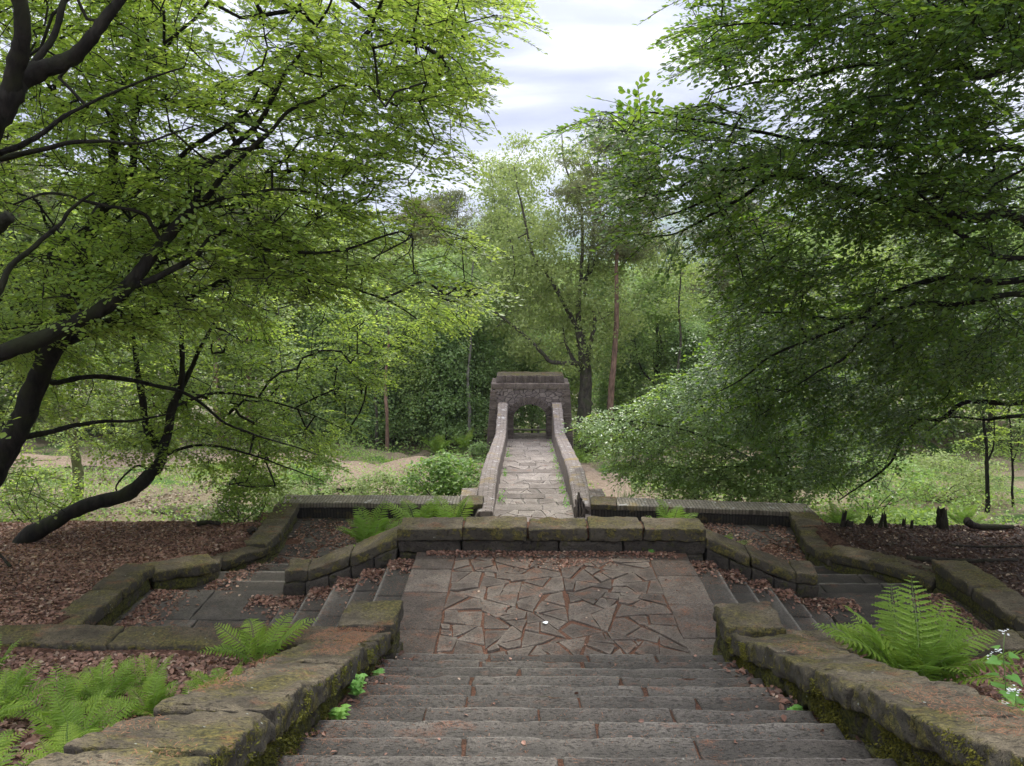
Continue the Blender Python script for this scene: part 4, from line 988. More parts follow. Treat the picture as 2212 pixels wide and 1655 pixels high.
# ================================================================== FOREGROUND TREES
def L3(pts, ya, yb):
    n_ = len(pts); return [PY(u, v, ya + (yb - ya) * i_ / (n_ - 1)) for i_, (u, v) in enumerate(pts)]
class Tree:
    def __init__(s, name, label, cat, base, group=None):
        s.t = thing(name, label, cat, base, group); s.wood = MB(); s.sk = Skel(); s.lm = MB(); s.tw = MB()
    def limb(s, pts, r0, r1, sides=12, wob=0.2):
        q, idx = s.sk.limb(pts, r0, r1); rr = np.linspace(r0, r1, len(q)); 
        jit = np.stack([fbm(q * 1.3, 31), fbm(q * 1.3 + 5, 32), fbm(q * 1.3 + 9, 33)], 1) * 0.03
        jit[0] = 0; q = q + jit; tube(s.wood, q, rr, sides, wob=wob, seed=len(s.sk.p))
        for a, i_ in zip(q, idx): s.sk.p[i_] = a
    def finish(s, bark_, leaf_, rmin=0.005, ex=0.5, rmax=0.2):
        s.sk.wood(s.tw, rmin, ex, 5, rmax)
        s.wood.build('trunk', bark_, s.t, smooth=True)
        if s.tw.n: s.tw.build('branches', bark_, s.t, smooth=True)
        if s.lm.n: s.lm.build('crown', leaf_, s.t)

gb = lambda x, y: float(ground(x, y))
# ---- left trees
p0 = PY(-150, 1235, 11.6); TA = Tree('beech_tree', 'dark leaning beech trunk rising from the left edge and forking at mid height', 'tree', (p0[0], 11.6, gb(p0[0], 11.6)))
TA.limb(L3([(-175, 1290), (-100, 1150), (-45, 1075), (0, 1005), (31, 943), (59, 873), (90, 794), (130, 728), (157, 638), (172, 579), (184, 540), (190, 509), (219, 450), (235, 423)], 11.4, 12.2), 0.20, 0.105)
TA.limb(L3([(235, 423), (247, 352), (250, 274), (262, 200), (290, 120), (320, 20), (330, -80)], 12.2, 12.6), 0.075, 0.025)
TA.limb(L3([(228, 436), (274, 425), (333, 384), (376, 352), (450, 300), (520, 250), (560, 190)], 12.2, 11.2), 0.065, 0.018)
TA.limb(L3([(240, 425), (282, 372), (290, 313), (292, 254), (320, 180), (350, 110)], 12.2, 12.9), 0.07, 0.02)
TA.limb(L3([(130, 735), (157, 733), (219, 704), (274, 685), (337, 669), (391, 654), (423, 638), (489, 607), (540, 587), (587, 599), (665, 607), (744, 618), (830, 650), (900, 690)], 12.0, 13.4), 0.085, 0.012)
TA.limb(L3([(489, 606), (528, 571), (587, 544)], 12.8, 12.6), 0.035, 0.015)
TA.limb(L3([(95, 800), (117, 826), (188, 814), (274, 818), (333, 830), (391, 845), (450, 884), (489, 916), (548, 939), (607, 959), (685, 982)], 11.9, 14.6), 0.05, 0.010)
TA.limb(L3([(40, 945), (117, 931), (176, 916), (254, 908), (301, 904), (380, 890)], 11.7, 13.2), 0.05, 0.012)
TA.limb(L3([(172, 585), (130, 560), (70, 552), (0, 545), (-60, 540)], 12.1, 11.7), 0.045, 0.02)
TA.limb(L3([(168, 620), (230, 560), (330, 500), (420, 470), (470, 450), (560, 430)], 12.1, 11.4), 0.04, 0.01)
TB = Tree('beech_tree', 'beech whose long thick limb sweeps from the left edge up towards the sky', 'tree', (-8.6, 9.4, gb(-8.6, 9.4)))
TB.limb([(-8.6, 9.4, gb(-8.6, 9.4) - .2), (-8.4, 9.5, 1.2), tuple(PY(-110, 790, 9.7)), tuple(PY(-40, 772, 9.8)), tuple(PY(0, 763, 9.8)), tuple(PY(90, 732, 9.9)), tuple(PY(157, 704, 10)), tuple(PY(219, 669, 10)), tuple(PY(266, 630, 10.1)), tuple(PY(313, 579, 10.2)), tuple(PY(352, 528, 10.3)), tuple(PY(391, 478, 10.3)), tuple(PY(423, 438, 10.4))], 0.14, 0.062)
TB.limb(L3([(423, 440), (431, 391), (450, 352), (489, 333), (548, 274), (587, 227), (626, 157), (650, 117), (673, 70), (712, 12), (740, -60)], 10.4, 10.9), 0.05, 0.012)
TB.limb(L3([(421, 441), (450, 425), (489, 372), (521, 333), (587, 282), (626, 239), (685, 219), (732, 192), (800, 185)], 10.4, 10.0), 0.046, 0.010)
TB.limb(L3([(415, 447), (450, 440), (489, 427), (540, 423), (599, 407), (680, 415), (760, 440)], 10.4, 10.8), 0.035, 0.008)
TB.limb(L3([(280, 620), (310, 615), (372, 587), (423, 556), (450, 517), (489, 497), (521, 509), (556, 532), (587, 540), (646, 548), (724, 544), (783, 528), (864, 501), (950, 495)], 10.1, 11.2), 0.05, 0.010)
TB.limb(L3([(352, 530), (330, 490), (300, 460), (200, 440), (110, 420), (30, 443)], 10.3, 9.7), 0.03, 0.012)
TC = Tree('beech_tree', 'heavy dark forked trunks cutting the top left corner of the view', 'tree', (-7.6, 7.9, gb(-7.6, 7.9)))
TC.limb([(-7.6, 7.9, gb(-7.6, 7.9) - .2), (-7.2, 7.9, 2.5), (-6.3, 7.9, 4.9), tuple(PY(-60, 340, 8)), tuple(PY(0, 254, 8)), tuple(PY(25, 205, 8)), tuple(PY(39, 176, 8.1)), tuple(PY(98, 149, 8.2)), tuple(PY(157, 121, 8.3)), tuple(PY(196, 78, 8.3)), tuple(PY(235, 31, 8.4)), tuple(PY(300, -60, 8.5))], 0.16, 0.045)
TC.limb(L3([(15, 225), (30, 150), (42, 90), (38, 20), (10, -60)], 8.0, 7.7), 0.09, 0.06)
TC.limb(L3([(40, 175), (85, 120), (120, 70), (135, 10), (150, -60)], 8.1, 8.5), 0.04, 0.025)
TC.limb([(-6.35, 7.9, 4.8)] + L3([(-70, 370), (0, 333), (59, 305), (98, 282), (137, 254), (176, 235), (235, 207), (330, 170), (400, 150)], 8.2, 9.0), 0.04, 0.008)
TC.limb([(-6.45, 7.9, 4.6)] + L3([(-70, 365), (0, 348), (70, 329), (157, 309), (215, 305), (282, 313), (350, 300), (430, 270)], 8.3, 9.2), 0.04, 0.008)
TC.limb([(-7.25, 7.9, 2.3)] + L3([(-60, 700), (0, 626), (23, 575), (78, 532), (129, 489), (149, 458), (200, 420)], 8.7, 9.4), 0.045, 0.015)
TC.limb([(-6.75, 7.9, 3.8)] + L3([(-70, 530), (-20, 505), (0, 493), (14, 478), (27, 464)], 7.8, 7.8), 0.07, 0.06)
pD = PY(51, 1166, 15.0); TD = Tree('beech_tree', 'low trunk leaning right out of the left leaf litter, then curving upward', 'tree', (pD[0], 15.0, gb(pD[0], 15)))
pts = L3([(40, 1180), (62, 1158), (117, 1127), (196, 1088), (274, 1068), (321, 1029), (344, 1002), (352, 971), (364, 931), (376, 873), (391, 841), (395, 794), (391, 697), (380, 600)], 14.6, 15.3)
pts[0] = np.array([pts[0][0], pts[0][1], gb(pts[0][0], pts[0][1]) - 0.15]); TD.limb(pts, 0.19, 0.03)
TD.limb(L3([(350, 980), (321, 931), (309, 873), (294, 775), (282, 716), (274, 650), (280, 570)], 15.1, 15.4), 0.09, 0.02)
TD.limb(L3([(390, 845), (412, 800), (430, 760), (470, 690), (500, 640)], 15.2, 15.6), 0.06, 0.02)
TD.limb(L3([(330, 1020), (290, 1010), (250, 1050), (262, 1075)], 15.1, 15.0), 0.03, 0.01)
TD.limb(L3([(345, 990), (420, 960), (520, 975), (620, 1010), (700, 1040)], 15.2, 16.4), 0.035, 0.008)
TD.limb(L3([(376, 880), (460, 850), (560, 860), (660, 890), (760, 935)], 15.3, 16.8), 0.035, 0.008)
LT = [TA, TB, TC, TD]
r = np.random.default_rng(201)
for tr_, poly_, n_, ya, yb in ((TA, [(0, 60), (520, 120), (700, 420), (700, 640), (300, 760), (0, 800)], 95, 11.2, 13.6), (TB, [(250, -60), (1000, -60), (960, 380), (700, 480), (350, 480), (250, 300)], 80, 9.8, 11.8), (TC, [(-60, -60), (420, -60), (420, 300), (0, 460)], 45, 8.0, 9.6), (TD, [(250, 620), (600, 640), (700, 980), (380, 960)], 35, 14.6, 16.5), (TB, [(0, 480), (420, 440), (900, 500), (960, 640), (500, 660), (100, 720)], 60, 9.6, 12.0)):
    uv_ = sample_poly(poly_, n_, r); tr_.sk.grow(PYv(uv_, r.uniform(ya, yb, n_)), r, 0.3, 0.13, 5, 0.10)
r = np.random.default_rng(21)
polyU = [(-60, -90), (1120, -90), (1105, 40), (1080, 70), (1060, 110), (1030, 170), (1010, 240), (1010, 330), (985, 385), (920, 420), (880, 455), (960, 470), (1060, 510), (1040, 560), (1060, 600), (1070, 640), (1000, 660), (900, 650), (700, 640), (500, 680), (250, 720), (0, 760), (-60, 760)]
def densU(p):
    q = np.column_stack([p / 95.0, np.zeros(len(p))]); return np.clip(0.66 + 0.85 * vn(q, 77) + 0.2 * (p[:, 1] > 300) + 0.15 * (p[:, 1] < 220), 0.08, 1)
uvU = sample_poly(polyU, 2250, r, densU)
yU = np.interp(uvU[:, 0], [0, 500, 1100], [12.2, 11.8, 12.4]) + r.uniform(-2.2, 3.6, len(uvU))
polyL = [(-60, 700), (250, 660), (500, 620), (700, 600), (900, 620), (1060, 630), (1000, 700), (930, 720), (880, 760), (840, 800), (800, 850), (800, 905), (835, 940), (740, 930), (700, 950), (720, 1000), (600, 985), (560, 1010), (620, 1050), (500, 1060), (430, 1000), (340, 985), (240, 1000), (120, 960), (60, 1000), (110, 1080), (0, 1100), (-60, 1090)]
def densL(p):
    q = np.column_stack([p / 80.0, np.ones(len(p)) * 3]); return np.clip(0.62 + 0.8 * vn(q, 78) - 0.35 * (p[:, 1] > 900) + 0.3 * (p[:, 0] > 500), 0.05, 1)
uvL = sample_poly(polyL, 1100, r, densL)
yL = np.interp(uvL[:, 0], [0, 400, 1000], [14.5, 17.0, 19.5]) + r.uniform(-1.8, 1.8, len(uvL))
def attach(trees, uv, Y, r, dirbias, S=(0.8, 1.15), up=0.05, maxd=5, gap=0.3):
    T = PYv(uv, Y); ok = T[:, 2] > ground(T[:, 0], T[:, 1]) + gap; T = T[ok]
    D = np.array([[np.linalg.norm(np.array(t_.sk.p) - x, axis=1).min() for t_ in trees] for x in T]); own = D.argmin(1)
    for k, tr in enumerate(trees):
        Tk = T[own == k]
        if len(Tk) == 0: continue
        res = tr.sk.grow(Tk, r, 0.35, 0.10, maxd, up)
        P = []; Dr = []
        for q in res:
            if q is None: continue
            P.append(tr.sk.p[q[0]]); Dr.append(q[1])
        if not P: continue
        P = np.array(P); Dr = np.array(Dr) * 0.6 + np.array(dirbias) + r.normal(0, 0.28, (len(P), 3)); Dr[:, 2] *= 0.5
        Dr /= np.linalg.norm(Dr, axis=1, keepdims=True)
        P = P - Dr * 0.35
        U = np.array([0, 0, 1.0]) + r.normal(0, 0.22, (len(P), 3))
        place_sprays(tr.lm, tr.tw, P, Dr, U, r.uniform(S[0], S[1], len(P)), r)
attach(LT, uvU, yU, r, (0.75, -0.1, -0.10))
attach(LT, uvL, yL, r, (0.75, -0.15, -0.22))
# overhead part of the crowns, out of the frame above
uvO = np.column_stack([r.uniform(-300, 900, 260), r.uniform(-500, -90, 260)]); attach(LT, uvO, r.uniform(8, 13, 260), r, (0.6, -.3, 0), maxd=9)
T = np.column_stack([r.uniform(-18, -3.5, 1600), r.uniform(2, 17, 1600), r.uniform(3.0, 12, 1600)]); d = T - CAM  # unseen canopy left of the view, added to shade the trunks
zc = d[:, 1] * math.cos(PITCH) - d[:, 2] * math.sin(PITCH); up_ = d[:, 2] * math.cos(PITCH) + d[:, 1] * math.sin(PITCH)
T = T[((d[:, 0] / zc < -0.80) | (up_ / zc > 0.57)) & (d[:, 1] > 0)]; T = T[T[:, 1] > 6.5]; P = []; Dr = []; sk2 = Skel(); q2, _ = sk2.limb([(-8.5, 9.4, 1.2), (-10.5, 8.5, 5), (-9.5, 8, 9)], .12, .05); tube(TB.wood, q2, np.linspace(.12, .05, len(q2)), 8, wob=.15)
for q in sk2.grow(T, r, 0.5, 0.1, 9): P.append(sk2.p[q[0]]); Dr.append(q[1])
sk2.wood(TB.tw, .004, .48, 4, .03)
Dr = np.array(Dr) + r.normal(0, .4, (len(P), 3)); Dr[:, 2] *= .3; place_sprays(TB.lm, TB.tw, np.array(P), Dr, np.array([0, 0, 1.]) + r.normal(0, .2, (len(P), 3)), r.uniform(1.0, 1.4, len(P)), r, 1.4)
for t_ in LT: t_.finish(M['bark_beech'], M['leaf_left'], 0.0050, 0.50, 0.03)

# ---- right trees
TE = Tree('beech_tree', 'great dark beech on the right whose layered sprays hang across the sky', 'tree', (9.4, 11.3, gb(9.4, 11.3)))
TE.limb([(9.4, 11.3, gb(9.4, 11.3) - .3), (9.3, 11.3, 1.5), (9.1, 11.4, 4), (9.2, 11.5, 7), (9.0, 11.5, 10), (9.1, 11.4, 13)], 0.42, 0.2)
TE.limb([(9.15, 11.4, 3.4)] + L3([(2212, 479), (2113, 471), (2028, 458), (1965, 450), (1901, 433), (1838, 411), (1774, 394), (1731, 386), (1681, 377), (1647, 394), (1587, 437), (1541, 462), (1507, 483), (1456, 505), (1392, 517)], 11.5, 11.2), 0.085, 0.009)
TE.limb(L3([(1690, 378), (1621, 390), (1562, 416), (1498, 445), (1456, 462), (1400, 480)], 11.3, 11.8), 0.03, 0.008)
TE.limb(L3([(1731, 386), (1650, 360), (1579, 369), (1532, 373), (1490, 390), (1448, 411), (1360, 430)], 11.4, 10.8), 0.035, 0.008)
TE.limb(L3([(1579, 369), (1540, 360), (1498, 347), (1456, 335), (1439, 322), (1380, 300), (1300, 270)], 11.1, 10.9), 0.022, 0.006)
TE.limb([(9.15, 11.5, 5.4)] + L3([(2212, 322), (2122, 331), (2028, 322), (1965, 316), (1859, 314), (1760, 305), (1660, 290), (1560, 270), (1440, 250), (1300, 245)], 11.6, 10.6), 0.06, 0.008)
TE.limb([(9.1, 11.5, 8.0)] + L3([(2150, 160), (2084, 148), (2012, 131), (1965, 119), (1901, 140), (1825, 148), (1720, 170), (1620, 180), (1540, 200)], 11.4, 10.2), 0.065, 0.008)
TE.limb([(9.1, 11.5, 9.2)] + L3([(2150, 60), (2000, 40), (1931, 93), (1890, 76), (1780, 60), (1650, 50), (1560, 60)], 11.4, 9.8), 0.055, 0.008)
TE.limb([(9.2, 11.4, 5.3)] + L3([(2212, 560), (2100, 520), (2020, 470), (1960, 455)], 11.0, 10.9), 0.05, 0.02)
TE.limb([(9.2, 11.4, 4.9)] + L3([(2190, 610), (2060, 600), (1960, 620), (1891, 657), (1825, 705), (1724, 740), (1659, 771), (1602, 819), (1540, 850)], 11.2, 14.5), 0.055, 0.009)
TE.limb([(9.2, 11.4, 4.2)] + L3([(2180, 640), (2060, 660), (1970, 655), (1900, 692), (1825, 775), (1773, 801), (1700, 850)], 11.2, 13.8), 0.05, 0.009)
TF = Tree('beech_tree', 'beech behind the right terrace, long thin boughs sweeping down over the stumps', 'tree', (12.9, 16.0, gb(12.9, 16)))
TF.limb([(12.9, 16.0, gb(12.9, 16) - .3), (12.7, 16.0, 1.5), (12.6, 16, 4), (12.4, 16.1, 7)], 0.3, 0.12)
TF.limb([(12.7, 16, 3.7)] + L3([(2180, 720), (2050, 760), (1952, 797), (1900, 837), (1856, 858), (1790, 872), (1716, 902), (1640, 930)], 15.8, 17.5), 0.06, 0.008)
TF.limb([(12.75, 16, 2.0)] + L3([(2212, 870), (2119, 867), (2075, 872), (2031, 907), (1987, 911), (1944, 960), (1926, 999), (1887, 1034), (1847, 1060), (1812, 1080)], 15.6, 16.6), 0.06, 0.012)
TF.limb([(12.7, 16, 4.6)] + L3([(2180, 650), (2060, 690), (1930, 740), (1840, 800), (1740, 850), (1640, 880), (1500, 900)], 15.8, 18.5), 0.05, 0.008)
TF.limb([(12.7, 16, 1.5)] + L3([(2180, 900), (2130, 905), (2050, 900), (2000, 935)], 15.8, 16.4), 0.05, 0.010)
pG = PZ(1690, 1075, -2.0); TG = Tree('young_beech', 'bushy young beech just beyond the right brick-topped wall, sprays reaching the bridge', 'tree', (7.4, 20.0, gb(7.4, 20)))
TG.limb([(7.4, 20.0, gb(7.4, 20) - .2), (7.2, 20, -1.0), (7.0, 20.1, 0.4), (6.8, 20.3, 1.6)], 0.10, 0.03)
for q in ([(1640, 1000), (1560, 960), (1480, 930), (1400, 915), (1300, 905), (1262, 915)], [(1640, 960), (1560, 900), (1480, 860), (1420, 835)], [(1650, 1010), (1560, 1010), (1470, 1010), (1380, 990)], [(1650, 930), (1620, 860), (1580, 800), (1550, 770)], [(1680, 960), (1760, 930), (1850, 930)]):
    TG.limb([(7.15, 20, -1.2)] + L3(q, 20, 20.2), 0.045, 0.008)
RT = [TE, TF, TG]
r = np.random.default_rng(22)
polyRU = [(1500, -90), (1500, 20), (1460, 62), (1530, 80), (1490, 125), (1560, 160), (1590, 200), (1480, 215), (1390, 228), (1270, 243), (1215, 262), (1310, 285), (1370, 310), (1340, 350), (1350, 390), (1320, 400), (1350, 440), (1340, 520), (1400, 530), (1500, 560), (1580, 610), (1520, 640), (1600, 690), (1660, 700), (1760, 760), (2000, 800), (2280, 820), (2280, -90)]
def densR(p):
    q = np.column_stack([p / 85.0, np.ones(len(p)) * 5]); return np.clip(0.62 + 0.9 * vn(q, 79) + 0.12 * (p[:, 0] > 1750), 0.08, 1)
uv = sample_poly(polyRU, 1850, r, densR); Yr = np.interp(uv[:, 1], [0, 400, 800], [10.6, 11.2, 13.6]) + r.uniform(-2.2, 3.4, len(uv))
attach(RT, uv, Yr, r, (-0.75, -0.15, -0.28))
polyRL = [(1500, 700), (1640, 690), (2280, 700), (2280, 850), (2120, 870), (2060, 920), (1980, 950), (1930, 1010), (1870, 1040), (1760, 1060), (1700, 1010), (1560, 900), (1480, 880), (1500, 790)]
uv = sample_poly(polyRL, 800, r, densR); Yr = np.interp(uv[:, 1], [700, 1050], [14.5, 17.2]) + r.uniform(-1.5, 2.0, len(uv))
attach(RT, uv, Yr, r, (-0.7, -0.2, -0.42))
polyG = [(1255, 905), (1330, 880), (1400, 850), (1440, 810), (1500, 800), (1540, 760), (1640, 740), (1760, 860), (1850, 960), (1800, 1040), (1700, 1070), (1560, 1060), (1420, 1040), (1330, 1020), (1320, 960)]
uv = sample_poly(polyG, 850, r); Yr = r.uniform(18.6, 21.6, len(uv))
attach([TG], uv, Yr, r, (-0.75, -0.35, -0.2), gap=0.15)
uvO = np.column_stack([r.uniform(1500, 2600, 260), r.uniform(-600, -90, 260)]); attach(RT, uvO, r.uniform(8, 13, 260), r, (-0.6, -.3, 0), maxd=9)
uvO = np.column_stack([r.uniform(2250, 3000, 300), r.uniform(-300, 700, 300)]); attach(RT, uvO, r.uniform(8, 15, 300), r, (-0.2, -.5, 0), maxd=9)
# crown parts beyond the right and top edges of the view, over the right terrace
T = np.column_stack([r.uniform(4.0, 18, 2200), r.uniform(4, 19, 2200), r.uniform(4.5, 12, 2200)])
def outside(T):
    d = T - CAM; zc = d[:, 1] * math.cos(PITCH) - d[:, 2] * math.sin(PITCH); up_ = d[:, 2] * math.cos(PITCH) + d[:, 1] * math.sin(PITCH)
    return (d[:, 0] / zc > 0.78) | (up_ / zc > 0.68)
T = T[outside(T) & (T[:, 1] > 7.5)]; P = []; Dr = []
for q in TE.sk.grow(T, r, 0.5, 0.1, 9): P.append(TE.sk.p[q[0]]); Dr.append(q[1])
Dr = np.array(Dr) + r.normal(0, .4, (len(P), 3)); Dr[:, 2] *= .3; place_sprays(TE.lm, TE.tw, np.array(P), Dr, np.array([0, 0, 1.]) + r.normal(0, .2, (len(P), 3)), r.uniform(1.0, 1.5, len(P)), r, 1.2)
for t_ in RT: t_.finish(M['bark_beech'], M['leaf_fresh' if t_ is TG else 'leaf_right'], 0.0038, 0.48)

# ================================================================== BACKGROUND TREES
def gen_tree(seed, H, cw, cb, ncl, npl, leaf, style, lean=0.0):
    """returns (trunk MB, crown MB) in local coordinates"""
    r = np.random.default_rng(seed); tk = MB(); cr_ = MB(); sk = Skel()
    zs = np.linspace(-0.4, H * 0.93, 12); pts = np.column_stack([lean * zs + np.cumsum(r.normal(0, 0.014 * H / 3, 12)), np.cumsum(r.normal(0, 0.014 * H / 3, 12)), zs])
    r0 = H * (0.012 if style != 'oak' else 0.017)
    q, _ = sk.limb(pts, r0, r0 * 0.18, 4); tube(tk, q, np.linspace(r0, r0 * 0.18, len(q)), 9, wob=.12, seed=seed)
    if style == 'oak' or style == 'birch':
        for k in range(4 if style == 'oak' else 3):
            z = H * r.uniform(0.28, 0.6); a = r.uniform(0, 6.28); i_ = int(z / H * 40); b = q[min(i_, len(q) - 1)]
            e_ = b + np.array([math.cos(a) * cw * .45, math.sin(a) * cw * .45, H * r.uniform(0.2, 0.36)]); mid = (b + e_) / 2 + r.normal(0, 0.25, 3) + np.array([0, 0, .3])
            q2, _ = sk.limb([b, mid, e_], r0 * 0.5, r0 * 0.12, 5); tube(tk, q2, np.linspace(r0 * .5, r0 * .12, len(q2)), 7, wob=.1)
    T = []
    while len(T) < ncl:
        z = r.uniform(cb, 1.0); f = (z - cb) / (1 - cb)
        if style == 'pine': wd = cw * (0.35 + 0.65 * math.sin(math.pi * min(1, f * 0.9 + .1)))
        elif style == 'birch': wd = cw * (math.sin(math.pi * (f * 0.82 + 0.14)) ** 0.7)
        elif style == 'thicket': wd = cw * (1 - 0.45 * f)
        else: wd = cw * (math.sin(math.pi * (f * 0.8 + 0.16)) ** 0.6)
        a = r.uniform(0, 6.283); rr = wd * math.sqrt(r.uniform(0.05, 1)) * (1 + 0.3 * math.sin(3 * a + seed) + 0.2 * math.sin(5 * a + 7 * f))
        T.append((math.cos(a) * rr + lean * z * H, math.sin(a) * rr, z * H))
    T = np.array(T); res = sk.grow(T, r, 0.6, 0.12, 99, 0.04 if style != 'pine' else 0.0)
    C = T; n_ = npl; sp = {'pine': (0.42, 0.42, 0.15), 'birch': (0.34, 0.34, 0.34), 'oak': (0.42, 0.42, 0.24), 'thicket': (0.34, 0.34, 0.22)}[style]
    sizes = r.uniform(0.6, 1.35, len(C)); P = (C[:, None] + r.normal(0, 1, (len(C), n_, 3)) * np.array(sp) * sizes[:, None, None]).reshape(-1, 3)
    D = r.normal(0, 1, P.shape); D[:, 2] = D[:, 2] * 0.5 - 0.25; Nn = r.normal(0, 0.45, P.shape) + np.array([0, 0, 0.8]) + (P - np.repeat(C, n_, 0)) * 1.2
    if style == 'pine': D = r.normal(0, 1, P.shape); D[:, 2] += 0.5
    add_leaves(cr_, P, D, Nn, leaf * r.uniform(0.7, 1.3, len(P)), False, width=0.4 if style == 'pine' else 1.0)
    tw = MB(); sk.wood(tw, 0.012, 0.45, 4, r0 * .5)
    return tk, tw, cr_
PROTO = {}
def proto(key, *a):
    PROTO[key] = gen_tree(*a); return key
LEAFM = {'birch': 'leaf_birch', 'oak': 'leaf_oak', 'pine': 'needle_pine', 'thicket': 'leaf_thicket'}
BARKM = {'birch': 'bark_birch', 'oak': 'bark_dark', 'pine': 'bark_pine', 'thicket': 'bark_dark'}
for k, a in {'birch0': (1, 16, 3.0, 0.25, 260, 75, 0.17, 'birch'), 'birch1': (2, 15, 2.6, 0.3, 240, 75, 0.17, 'birch', 0.02), 'oak0': (3, 12, 4.2, 0.22, 300, 80, 0.20, 'oak'), 'oak1': (4, 10, 3.8, 0.12, 280, 80, 0.19, 'oak', -0.03),
             'pine0': (5, 17, 2.9, 0.60, 110, 150, 0.22, 'pine'), 'pine1': (6, 16, 2.6, 0.52, 110, 150, 0.22, 'pine', 0.03), 'thicket0': (7, 7, 2.0, 0.08, 190, 90, 0.15, 'thicket'), 'thicket1': (8, 8.5, 1.7, 0.12, 190, 90, 0.15, 'thicket', 0.03)}.items():
    proto(k, *a)
MESHED = {}
def bg_tree(key, name, label, x, y, sc_=1.0, rz=0.0, group=None, leafm=None, barkm=None, zoff=0.0):
    st = key[:-1]; z = gb(x, y) + zoff; ck = (key, leafm, barkm)
    t = thing(name, label, 'tree', (x, y, z), group, rz); t.scale = (sc_,) * 3
    if ck not in MESHED:
        a = [mb_.build(nm, M[mt], t, smooth=(nm != 'crown'), local=True) for mb_, nm, mt in zip(PROTO[key], ('trunk', 'branches', 'crown'), (barkm or BARKM[st], barkm or BARKM[st], leafm or LEAFM[st]))]
        MESHED[ck] = a
    else:
        for o in MESHED[ck]:
            c = o.copy(); col.objects.link(c); c.parent = t
    return t
# the birch/alder behind the arch, digitised limbs
TC2 = Tree('birch_tree', 'tall twisted light-leaved tree with dark forked trunk standing behind the archway', 'tree', (PY(1258, 960, 38)[0], 38, gb(PY(1258, 960, 38)[0], 38)))
TC2.limb(L3([(1258, 975), (1262, 900), (1264, 864), (1266, 807), (1260, 764), (1251, 713)], 38, 38), 0.42, 0.20)
TC2.limb(L3([(1258, 800), (1251, 785), (1192, 783), (1170, 760), (1124, 717), (1103, 700), (1064, 671)], 38, 36.5), 0.13, 0.05)
TC2.limb(L3([(1262, 850), (1272, 760), (1285, 700), (1282, 670)], 38, 37.6), 0.16, 0.05)
TC2.limb(L3([(1251, 713), (1230, 679), (1204, 628), (1183, 595), (1166, 569), (1149, 544), (1124, 433), (1110, 360)], 38, 38.5), 0.14, 0.03)
TC2.limb(L3([(1251, 715), (1251, 628), (1276, 586), (1289, 556), (1310, 522), (1330, 440)], 38, 38.8), 0.13, 0.03)
TC2.limb(L3([(1251, 640), (1258, 540), (1255, 450), (1234, 391), (1217, 340), (1213, 290)], 38, 38.3), 0.09, 0.02)
TC2.limb(L3([(1262, 640), (1285, 480), (1290, 380), (1295, 290)], 38.3, 39), 0.07, 0.02)
TC2.limb(L3([(1255, 800), (1225, 750), (1215, 700)], 38, 38.5), 0.12, 0.04)
r = np.random.default_rng(5)
polyC = [(1050, 400), (1060, 330), (1090, 300), (1140, 300), (1160, 350), (1190, 310), (1215, 295), (1240, 320), (1265, 270), (1310, 270), (1360, 310), (1400, 360), (1430, 440), (1440, 520), (1420, 600), (1390, 660), (1370, 740), (1330, 790), (1240, 800), (1160, 790), (1110, 760), (1050, 700), (1030, 640), (1060, 560), (1070, 480)]
def densC(p): return np.clip(0.6 + 0.9 * vn(np.column_stack([p / 45.0, np.ones(len(p)) * 2]), 80) + 0.3 * (p[:, 1] > 470), 0.03, 1)
uv = sample_poly(polyC, 430, r, densC); T = PYv(uv, 38.9 + r.normal(0, 1.2, len(uv))); res = TC2.sk.grow(T, r, 0.6, 0.12, 99, 0.04)
P = (T[:, None] + r.normal(0, 1, (len(T), 85, 3)) * np.array([0.34, 0.4, 0.22])).reshape(-1, 3)
add_leaves(TC2.lm, P, r.normal(0, 1, P.shape) - np.array([0, 0, .4]), r.normal(0, 0.6, P.shape) + np.array([0, 0, 1.0]), 0.16 * r.uniform(0.7, 1.3, len(P)), False)
TC2.finish(M['bark_dark'], M['leaf_birch'], 0.010, 0.46)
bg_tree('pine0', 'pine_tree', 'slim straight pine with bare brown trunk just right of the tall forked tree', PY(1325, 940, 36.6)[0], 36.6, 0.9, 0.3)
for i_, (u, Y, lab, bk) in enumerate([(835, 36.4, 'slim brown stem standing in front of the thicket, left one beyond the dirt path', 'bark_pine'), (1013, 37, 'slim pale stem standing in the thicket just left of the archway', 'bark_birch'), (812, 37, 'thin dark crooked stem at the left end of the thicket', 'bark_dark'), (1465, 38, 'slim dark stem in the light green trees right of the bridge', 'bark_dark')]):
    x = PY(u, 940, Y)[0]; TS = Tree('slim_tree', lab, 'tree', (x, Y, gb(x, Y)))
    TS.limb([(x, Y, gb(x, Y) - .2)] + L3([(u + 1, 900), (u - 3, 820), (u + 5, 740), (u + 2, 650), (u + 9, 560)], Y, Y + .3), .10 - .02 * (i_ == 2), .03)
    uv = sample_poly([(u - 50, 540), (u + 60, 540), (u + 55, 700), (u - 40, 720)], 26, np.random.default_rng(i_)); rr_ = np.random.default_rng(50 + i_); T = PYv(uv, Y + .2 + rr_.normal(0, .4, 26)); TS.sk.grow(T, rr_, .5, .1)
    P = (T[:, None] + rr_.normal(0, 1, (26, 60, 3)) * np.array([.35, .35, .2])).reshape(-1, 3); add_leaves(TS.lm, P, rr_.normal(0, 1, P.shape), rr_.normal(0, .5, P.shape) + np.array([0, 0, 1.]), .14 * rr_.uniform(.7, 1.3, len(P)), False)
    TS.finish(M[bk], M['leaf_oak'], .008, .45)
bg_tree('pine1', 'pine_tree', 'reddish pine with twin look and brown crown left of the archway top', PY(1070, 900, 50)[0], 50, 0.9, 1.2)
